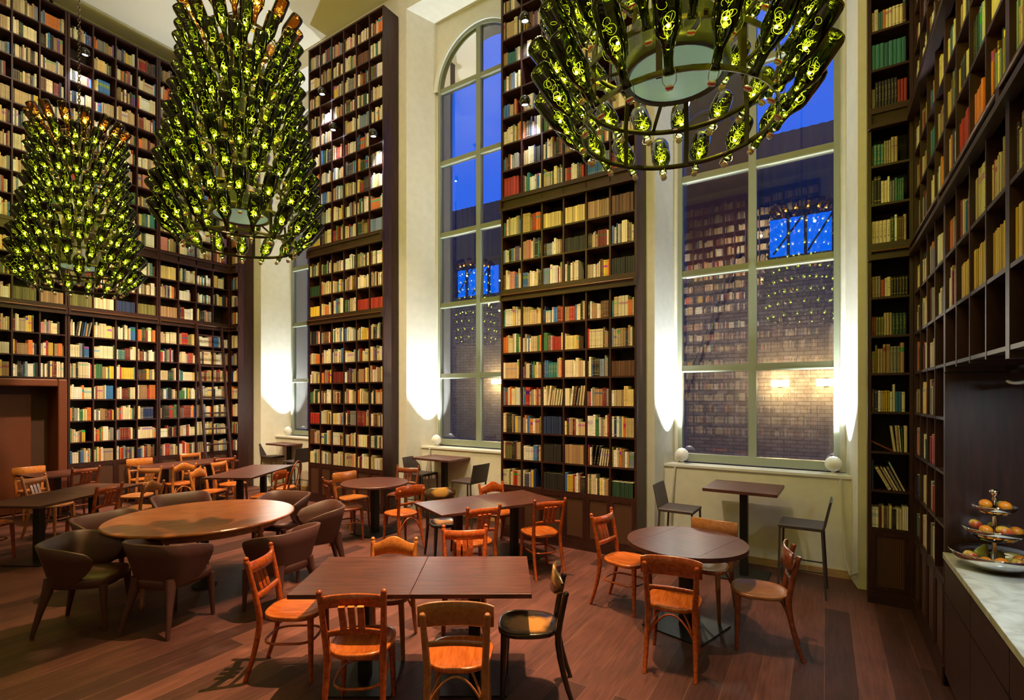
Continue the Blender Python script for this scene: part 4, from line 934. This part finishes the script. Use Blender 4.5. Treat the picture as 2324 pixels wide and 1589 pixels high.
# ------------------------------------------------------------------ bottle chandeliers
def curl(mb, rng, r=.0007):
    for k in range(11):
        near = k < 5
        c = Vector((rng.uniform(-.012, .012), rng.uniform(-.012, .012), rng.uniform(.135, .170) if near else rng.uniform(.13, .235))); ra = rng.uniform(.006, .018) if near else rng.uniform(.012, .026)
        ax = Vector((rng.uniform(-1, 1), rng.uniform(-1, 1), rng.uniform(-.6, .6))).normalized(); a1 = ax.orthogonal().normalized(); a2 = ax.cross(a1)
        a0 = rng.uniform(0, 6.28); sp = rng.uniform(3.5, 6.5); pts = []
        for i in range(13):
            a = a0+sp*i/12; p = c+(a1*math.cos(a)+a2*math.sin(a))*ra*(.7+.3*i/12)
            q = math.hypot(p.x, p.y)
            if q > .034: p.x *= .034/q; p.y *= .034/q
            pts.append(p)
        mb.tube(pts, r*(1.15 if near else .9), 3, caps=False, mi=0 if near else 2)
PROF = [(r_*1.0, z_) for r_, z_ in [(.0145, 0), (.0165, .004), (.0165, .016), (.0145, .02), (.0150, .055), (.018, .080), (.028, .108), (.0395, .135), (.0425, .16), (.0425, .285), (.040, .298), (.030, .303), (.001, .296)]]
class Bt: pass
BT = Bt(); BT.g = []; BT.w = []
mb = MB(); mb.lathe(PROF, 14); BT.glass = mb.mesh('bottle', M_['bottle']); BT.glass_a = mb.mesh('bottle', M_['bottle_a']); BT.lp = mb
for k in range(6):
    rng = random.Random(k); mb = MB(); curl(mb, rng); wi = mb
    mb.ball((rng.uniform(-.008, .008), rng.uniform(-.008, .008), .150), .006, 6, 4, mi=1)
    BT.w.append(mb); BT.g.append(mb.mesh('fairy_lights', [M_['wire'], M_['bulb'], M_['wire2']]))
mb = MB(); mb.lathe([(.001, -.050), (.010, -.048), (.0125, -.042), (.0125, -.034), (.008, -.030), (.001, -.030)], 10); mb.lathe([(.0128, -.042), (.0135, -.039), (.0128, -.036)], 10, mi=1)
mb.tube([(0, .019, .02), (0, .026, -.002), (0, .024, -.022), (0, .012, -.038), (0, -.012, -.038), (0, -.024, -.022), (0, -.026, -.002), (0, -.019, .02)], .0013, 4, mi=2)
BT.s = mb; BT.stop = mb.mesh('stopper', [M_['capw'], M_['capr'], M_['steel']])
def chandelier(cx_, cy_, z0, label, seed, nring=10, phase=0.0):
    rng = random.Random(seed)
    t = thing('bottle_chandelier', label, 'chandelier', Matrix.Translation((cx_, cy_, 0)), 'green bottle chandeliers')
    RR = [.51, .515, .485, .445, .405, .375, .35, .34, .335, .34, .35]; dzr = .222
    def rad(z):
        k = max(0, min(10, (z-z0)/dzr)); i = min(9, int(k)); return RR[i]+(RR[i+1]-RR[i])*(k-i)
    for i in range(nring):      # flat iron hoops
        z = z0+dzr*i; r = RR[i]-.02; mb = MB(); n = 48
        mb.grid([[(q*math.cos(2*PI*k/n), q*math.sin(2*PI*k/n), zz) for (q, zz) in ((r+.003, z-.014), (r+.003, z+.014), (r-.003, z+.014), (r-.003, z-.014), (r+.003, z-.014))] for k in range(n)], closed_u=True, smooth=True)
        for k in range(12): a = 2*PI*(k+.5)/12; mb.ball(((r+.004)*math.cos(a), (r+.004)*math.sin(a), z), .006, 6, 4)
        mb.build('hoop', M_['chand'], t)
    ztop = z0+dzr*(nring-1)+.15
    for k in range(8):
        a = 2*PI*k/8+phase; mb = MB(); c, s = math.cos(a), math.sin(a); P = []
        zs = [z0-.012+(ztop-.15-z0)*i/24 for i in range(25)]
        pts = [(rad(z)-.03, z) for z in zs]+[(.22, ztop-.05), (.03, ztop+.12)]
        for (q, z) in pts: P.append([(q*c-w*s, q*s+w*c, z) for w in (-.014, .014)]+[((q-.006)*c-w*s, (q-.006)*s+w*c, z) for w in (.014, -.014)]+[(q*c+.014*s, q*s-.014*c, z)])
        mb.grid(P, smooth=False); mb.build('upright_bar', M_['chand'], t)
    mb = MB(); mb.lathe([(.235, z0+.27), (.262, z0+.255), (.275, z0+.27), (.275, z0+.33), (.24, z0+.345), (.24, z0+.50), (.10, z0+.56), (.05, z0+.60), (.03, ztop+.14)], 40); sh = mb.build('lamp_drum', M_['drum'], t)
    mb = MB(); mb.lathe([(.001, z0+.245), (.10, z0+.248), (.20, z0+.258), (.245, z0+.272)], 40); mb.build('diffuser', M_['opal'], sh)
    for k in range(4):
        a = 2*PI*k/4+.4+phase; mb = MB(); mb.tube([(.26*math.cos(a), .26*math.sin(a), z0+.30), (.505*math.cos(a), .505*math.sin(a), z0+.238)], .009, 4, flat=(.6, 1.6)); mb.build('arm', M_['chand'], t)
    mb = MB(); z = ztop+.12; k = 0      # chain up to the ceiling
    while z < CEIL-.02:
        pts = [(.015*math.cos(2*PI*i/10), 0, z+.028*math.sin(2*PI*i/10)) for i in range(10)]
        if k % 2: pts = [(y, x, zz) for x, y, zz in pts]
        mb.tube(pts, .0045, 5, closed=True); z += .042; k += 1
    mb.lathe([(.06, CEIL), (.05, CEIL-.03), (.01, CEIL-.05)], 16); mb.build('chain', M_['chand'], t)
    pos = []
    for i in range(nring):
        nb = 17 if i < 5 else (15 if i < 8 else 14)
        for k in range(nb):
            a = 2*PI*(k+.5*(i % 2))/nb+phase; tilt = R(37-.6*i+rng.uniform(-2.5, 2.5)); z = z0+dzr*i-.03; r = RR[i]
            Mx = Matrix.Translation((r*math.cos(a), r*math.sin(a), z)) @ Matrix.Rotation(a, 4, 'Z') @ Matrix.Rotation(tilt, 4, 'Y')
            Mx = Mx @ Matrix.Rotation(rng.uniform(0, 6.28), 4, 'Z') @ Matrix.Diagonal((1.38, 1.38, 1.2, 1))
            c = Vector((cx_, cy_, 0))+Mx @ Vector((0, 0, .17)); q = pix(c)
            d = (c-Vector((0, 0, CAM_H))).length
            if q is None or not (-40 < q[0] < 2364 and -60 < q[1] < 1650): d += 50
            pos.append((d, i, Mx, rng.randrange(6)))
    pos.sort(key=lambda p: p[0])
    for (d, i, Mx, w) in pos[:100]:
        b = bpy.data.objects.new('bottle', BT.glass_a if i == nring-1 else BT.glass); COL.objects.link(b); b.parent = t; b.matrix_basis = Mx
        if i == nring-1: b['label'] = 'amber glass bottle'
        f = bpy.data.objects.new('fairy_lights', BT.g[w]); COL.objects.link(f); f.parent = b
        s_ = bpy.data.objects.new('stopper', BT.stop); COL.objects.link(s_); s_.parent = b
    mb = MB()
    def app(src, Mx, off):
        b0 = len(mb.v); A = [tuple(Mx @ Vector(p)) for p in src.v]; mb.v.extend(A)
        for f_, m_, s2 in zip(src.f, src.m, src.sm): mb.f.append(tuple(j+b0 for j in f_)); mb.m.append(m_+off); mb.sm.append(s2)
    for (d, i, Mx, w) in pos[100:]:
        app(BT.lp, Mx, 1 if i == nring-1 else 0); app(BT.w[w], Mx, 2); app(BT.s, Mx, 5)
    o = mb.build('bottles', [M_['bottle'], M_['bottle_a'], M_['wire'], M_['bulb'], M_['wire2'], M_['capw'], M_['capr'], M_['steel']], t); o['kind'] = 'stuff'
    for k in range(8):     # the fairy lights' joint glow, spread round the outside of the bottles
        a = 2*PI*(k+.5)/8; z = z0+(1.0, 1.75)[k % 2]; r = (.80, .72)[k % 2]
        light('chandelier_glow', 'POINT', (cx_+r*math.cos(a), cy_+r*math.sin(a), z), 15*GLOW, (1.0, .95, .05), .02)
    return t
GLOW = 0.8
chandelier(-.674, 2.753, 3.43, 'large chandelier of green swing-top bottles hanging nearest, cut off by the top edge', 1, phase=.1)
chandelier(-4.87, 2.885, 3.50, 'tall chandelier of green swing-top bottles in the middle, over the oval table', 2)
chandelier(-8.74, 2.89, 3.52, 'smallest-looking chandelier of green swing-top bottles at the far left', 3, phase=.05)

# ------------------------------------------------------------------ lamps on sills and shelves
LN = ['white ball lamp on the left end of the right-hand window sill', 'white ball lamp on the right end of the right-hand window sill', 'white ball lamp on the left end of the middle window sill', 'white ball lamp on the left end of the left-hand window sill']
for i, (u, sgn) in enumerate(((-2.13, -1), (-.44, 1), (-6.42, -1), (-10.87, -1))):
    o = thing('ball_lamp', LN[i], 'lamp', MW(u, .76, ZS), 'white ball lamps on the window sills')
    mb = MB(); mb.box(-.045, .045, -.04, .04, 0, .014); mb.lathe([(.022, .014), (.022, .035)], 12); mb.build('base', M_['sill'], o)
    mb = MB(); mb.ball((0, 0, .115), .086, 24, 16); mb.build('ball', M_['ballw'], o)
    mb = MB(); mb.lathe([(.036, .1935), (.001, .2025)], 20); mb.build('lens', M_['lens'], o)
    p = Wp(u, .72, ZS+.215); tg = Wp(u+sgn*.22, .55, 7.0)
    light('sill_uplight', 'SPOT', p, 760, COOL, .03, target=tg, angle=74, blend=1.0)
light('sill_uplight', 'SPOT', Wp(-4.78, .72, ZS+.26), 760, COOL, .03, target=Wp(-4.58, .55, 7), angle=74, blend=1.0)
light('sill_uplight', 'SPOT', Wp(-9.25, .72, ZS+.26), 760, COOL, .03, target=Wp(-9.05, .55, 7), angle=74, blend=1.0)
def sleeve(pts, name, label, M, r=.013):
    mb = MB(); P = []; pts = [Vector(p) for p in pts]
    for a, b in zip(pts[:-1], pts[1:]):
        n = max(2, int((b-a).length/.010)); P += [a.lerp(b, i/n) for i in range(n)]
    P.append(pts[-1]); mb.tube(P, [r*(1.0 if i % 2 else .72) for i in range(len(P))], 8)
    return tag(mb.build(name, M_['cable'], M=M), label, 'cable', 'cream lamp cables')
sleeve([(-.37, .62, 1.09), (-.345, .60, .6), (-.315, .54, .20), (-.28, .46, .09), (-.255, .42, .12), (-.22, .345, .16)], 'lamp_cable', 'cream ruffled lamp cable hanging at the right jamb of the right-hand window', MW())
sleeve([(-2.18, .63, 1.10), (-2.21, .60, .7), (-2.25, .58, .12)], 'lamp_cable', 'cream ruffled lamp cable hanging below the left lamp of the right-hand window', MW())
sleeve([(-6.46, .63, 1.10), (-6.52, .60, .7), (-6.60, .56, .05)], 'lamp_cable', 'cream ruffled lamp cable slanting down beside the bar stool in the middle window', MW())
sleeve([(-6.45, .62, 1.10), (-6.44, .60, .6), (-6.44, .58, .05)], 'lamp_cable', 'cream ruffled lamp cable hanging straight down in the middle window', MW())
SP = [(MW(-8.433, 0, 7.664), (0, .10, -1), 220, 'black ball spotlight highest on the left pier bookcase'), (MW(-8.115, 0, 6.91), (0, .04, -1), 45, 'black ball spotlight on the left pier bookcase below its top one'),
      (MW(-7.053, 0, 6.496), (0, .10, -1), 100, 'black ball spotlight at the right side of the left pier bookcase'), (MW(-4.012, 0, 7.227), (0, .10, -1), 60, 'black ball spotlight high on the bookcase beside the nearest chandelier'),
      (MW(-4.012, 0, 6.075), (0, .10, -1), 60, 'black ball spotlight on the same bookcase, lower one beside the nearest chandelier'), (ML @ Matrix.Translation((3.80, 0, 8.15)), (0, .10, -1), 70, 'black ball spotlight beside the chandelier chain on the left wall bookcase')]
for (M0, tv, e, l) in SP:
    o = thing('ball_spotlight', l, 'spotlight', M0, 'black ball spotlights on the bookcases')
    mb = MB(); mb.tube([(0, .30, .0), (0, -.07, .0)], .008, 6); mb.build('bracket', M_['ballb'], o)
    d = Vector(tv).normalized(); c = Vector((0, -.13, 0)); Mr = Matrix.Translation(c) @ d.to_track_quat('Z', 'Y').to_matrix().to_4x4()
    mb = MB(); mb.lathe([(.001, -.075)]+[(.075*math.sin(PI*i/14), -.075*math.cos(PI*i/14)) for i in range(1, 12)]+[(.046, .05)], 24, Mr); mb.build('ball', M_['ballb'], o)
    mb = MB(); mb.lathe([(.043, .045), (.001, .045)], 20, Mr); mb.build('lens', M_['lens'], o)
    pw = M0 @ (c+d*.09); tw = M0 @ (c+d*3.0)
    light('ball_spot', 'SPOT', pw, e, (.95, .97, 1.0), .03, target=tw, angle=70, blend=.8)

# ------------------------------------------------------------------ fruit stand on the counter
FX, FY, FZ = .90, 4.27, .93
fs = thing('fruit_stand', 'three-tier polished steel fruit stand on the marble worktop', 'fruit stand', Matrix.Translation((FX, FY, FZ)))
mb = MB(); mb.lathe([(.012, .02), (.012, .17), (.017, .18), (.012, .2), (.012, .33), (.016, .34), (.010, .35), (.010, .43), (.016, .44), (.008, .455), (.024, .475), (.026, .487), (.018, .498), (.001, .503)], 20); mb.build('stem', M_['chrome'], fs)
TI = [(.220, .0, .105), (.155, .175, .082), (.110, .335, .062)]
for (r, z, h) in TI:
    mb = MB(); pr = [(.001, z), (r*.35, z+.003), (r*.65, z+h*.22), (r*.85, z+h*.55), (r, z+h), (r*1.0-.004, z+h+.002), (r*.83, z+h*.60), (r*.63, z+h*.27), (r*.3, z+.010), (.001, z+.008)]
    mb.lathe(pr, 48); mb.build('bowl', M_['chrome'], fs)
def fruit_mat(name, a, b, sc=3.0):
    m, n, p, o = new_mat(name); t_ = n.nodes.new('ShaderNodeTexCoord'); no = n.nodes.new('ShaderNodeTexNoise'); no.inputs['Scale'].default_value = sc*6
    r_ = n.nodes.new('ShaderNodeValToRGB'); r_.color_ramp.elements[0].position = .42; r_.color_ramp.elements[1].position = .6
    r_.color_ramp.elements[0].color = (*a, 1); r_.color_ramp.elements[1].color = (*b, 1)
    n.links.new(t_.outputs['Object'], no.inputs['Vector']); n.links.new(no.outputs['Fac'], r_.inputs[0]); n.links.new(r_.outputs[0], p.inputs['Base Color']); p.inputs['Roughness'].default_value = .38; return m
FM = dict(orange=fruit_mat('orange_peel', (.72, .20, .01), (.80, .28, .015)), mango=fruit_mat('mango_skin', (.62, .38, .04), (.55, .08, .02)), apple=fruit_mat('apple_skin', (.55, .40, .06), (.50, .05, .02)), pear=fruit_mat('pear_skin', (.30, .38, .05), (.42, .42, .08)), green=fruit_mat('green_apple_skin', (.35, .38, .08), (.30, .28, .05)))
def fruit(kind, x, y, z, r, label, rot=0):
    M0 = Matrix.Translation((FX+x, FY+y, FZ+z)) @ Matrix.Rotation(rot, 4, 'Z') @ Matrix.Rotation(.35, 4, 'Y')
    mb = MB(); stem = True
    if kind == 'orange': mb.ball((0, 0, 0), r, 20, 14, sc=(1, 1, .93)); stem = False
    elif kind == 'mango':
        n, m_ = 20, 14; P = []
        for i in range(n):
            a = 2*PI*i/n; P.append([(r*1.35*math.sin(PI*j/m_)*math.cos(a)*(1+.12*math.cos(a)), r*.95*math.sin(PI*j/m_)*math.sin(a), -r*.9*math.cos(PI*j/m_)) for j in range(m_+1)])
        mb.grid(P, closed_u=True)
    elif kind == 'pear': mb.lathe([(.001, -.95*r), (.55*r, -.85*r), (.95*r, -.3*r), (.95*r, .15*r), (.65*r, .75*r), (.40*r, 1.2*r), (.28*r, 1.5*r), (.001, 1.6*r)], 20)
    else: mb.lathe([(.001, -.72*r), (.3*r, -.85*r), (.7*r, -.72*r), (1.0*r, 0), (.85*r, .55*r), (.45*r, .82*r), (.15*r, .78*r), (.001, .62*r)], 20)
    o = mb.build({'green': 'apple'}.get(kind, kind), FM[kind], M=M0); tag(o, label, {'green': 'apple'}.get(kind, kind), 'fruit on the steel stand')
    if stem:
        s = MB(); zt_ = {'pear': 1.55*r, 'mango': .88*r}.get(kind, .62*r); s.tube([(0, 0, zt_), (.003, 0, zt_+.018), (.008, 0, zt_+.03)], .0018, 5); s.build('stalk', M_['case'], o)
for a_ in [('orange', -.045, -.02, .405, .033, 'orange lying at the left front of the top bowl'), ('orange', .04, -.045, .405, .033, 'orange lying at the right of the top bowl'), ('apple', -.03, .05, .40, .027, 'small red apple behind the oranges in the top bowl'), ('green', .045, .04, .40, .026, 'small greenish apple at the back of the top bowl'),
           ('apple', -.085, .02, .268, .034, 'yellow-red apple on the left rim of the middle bowl'), ('orange', -.05, -.055, .250, .034, 'orange at the front left of the middle bowl'), ('mango', .03, -.075, .255, .036, 'large yellow-red mango at the front of the middle bowl'), ('green', .01, .06, .255, .032, 'green apple at the back of the middle bowl'), ('orange', .095, -.02, .252, .033, 'orange at the right of the middle bowl'),
           ('apple', -.12, -.035, .075, .038, 'reddish apple at the left of the bottom bowl'), ('pear', -.05, .045, .085, .038, 'green pear leaning in the bottom bowl'), ('orange', -.06, -.10, .062, .036, 'orange low at the front of the bottom bowl'), ('orange', .01, -.115, .068, .038, 'orange at the middle front of the bottom bowl'), ('green', .03, .07, .075, .036, 'green apple behind the stem in the bottom bowl'), ('apple', .09, -.085, .070, .038, 'yellow apple at the right front of the bottom bowl'), ('orange', .12, .01, .070, .036, 'orange at the far right of the bottom bowl')]:
    fruit(*a_)
mb = MB(); pts = [(.055*math.cos(a)*(1.9 if math.cos(a) > 0 else 1.5), .045*math.sin(a), .006*math.sin(3*a)) for a in [2*PI*i/24 for i in range(24)]]
mb.tube(pts, .009, 6, closed=True); mb.tube([(.04, 0, .03), (.04, 0, .058)], .004, 6)
tag(mb.build('lamp_loop', M_['cable'], M=Matrix.Translation((1.0, 4.13, 2.09)) @ Matrix.Rotation(.5, 4, 'Z')), 'pale tube loop hanging under the bookcase over the counter', 'lamp loop')
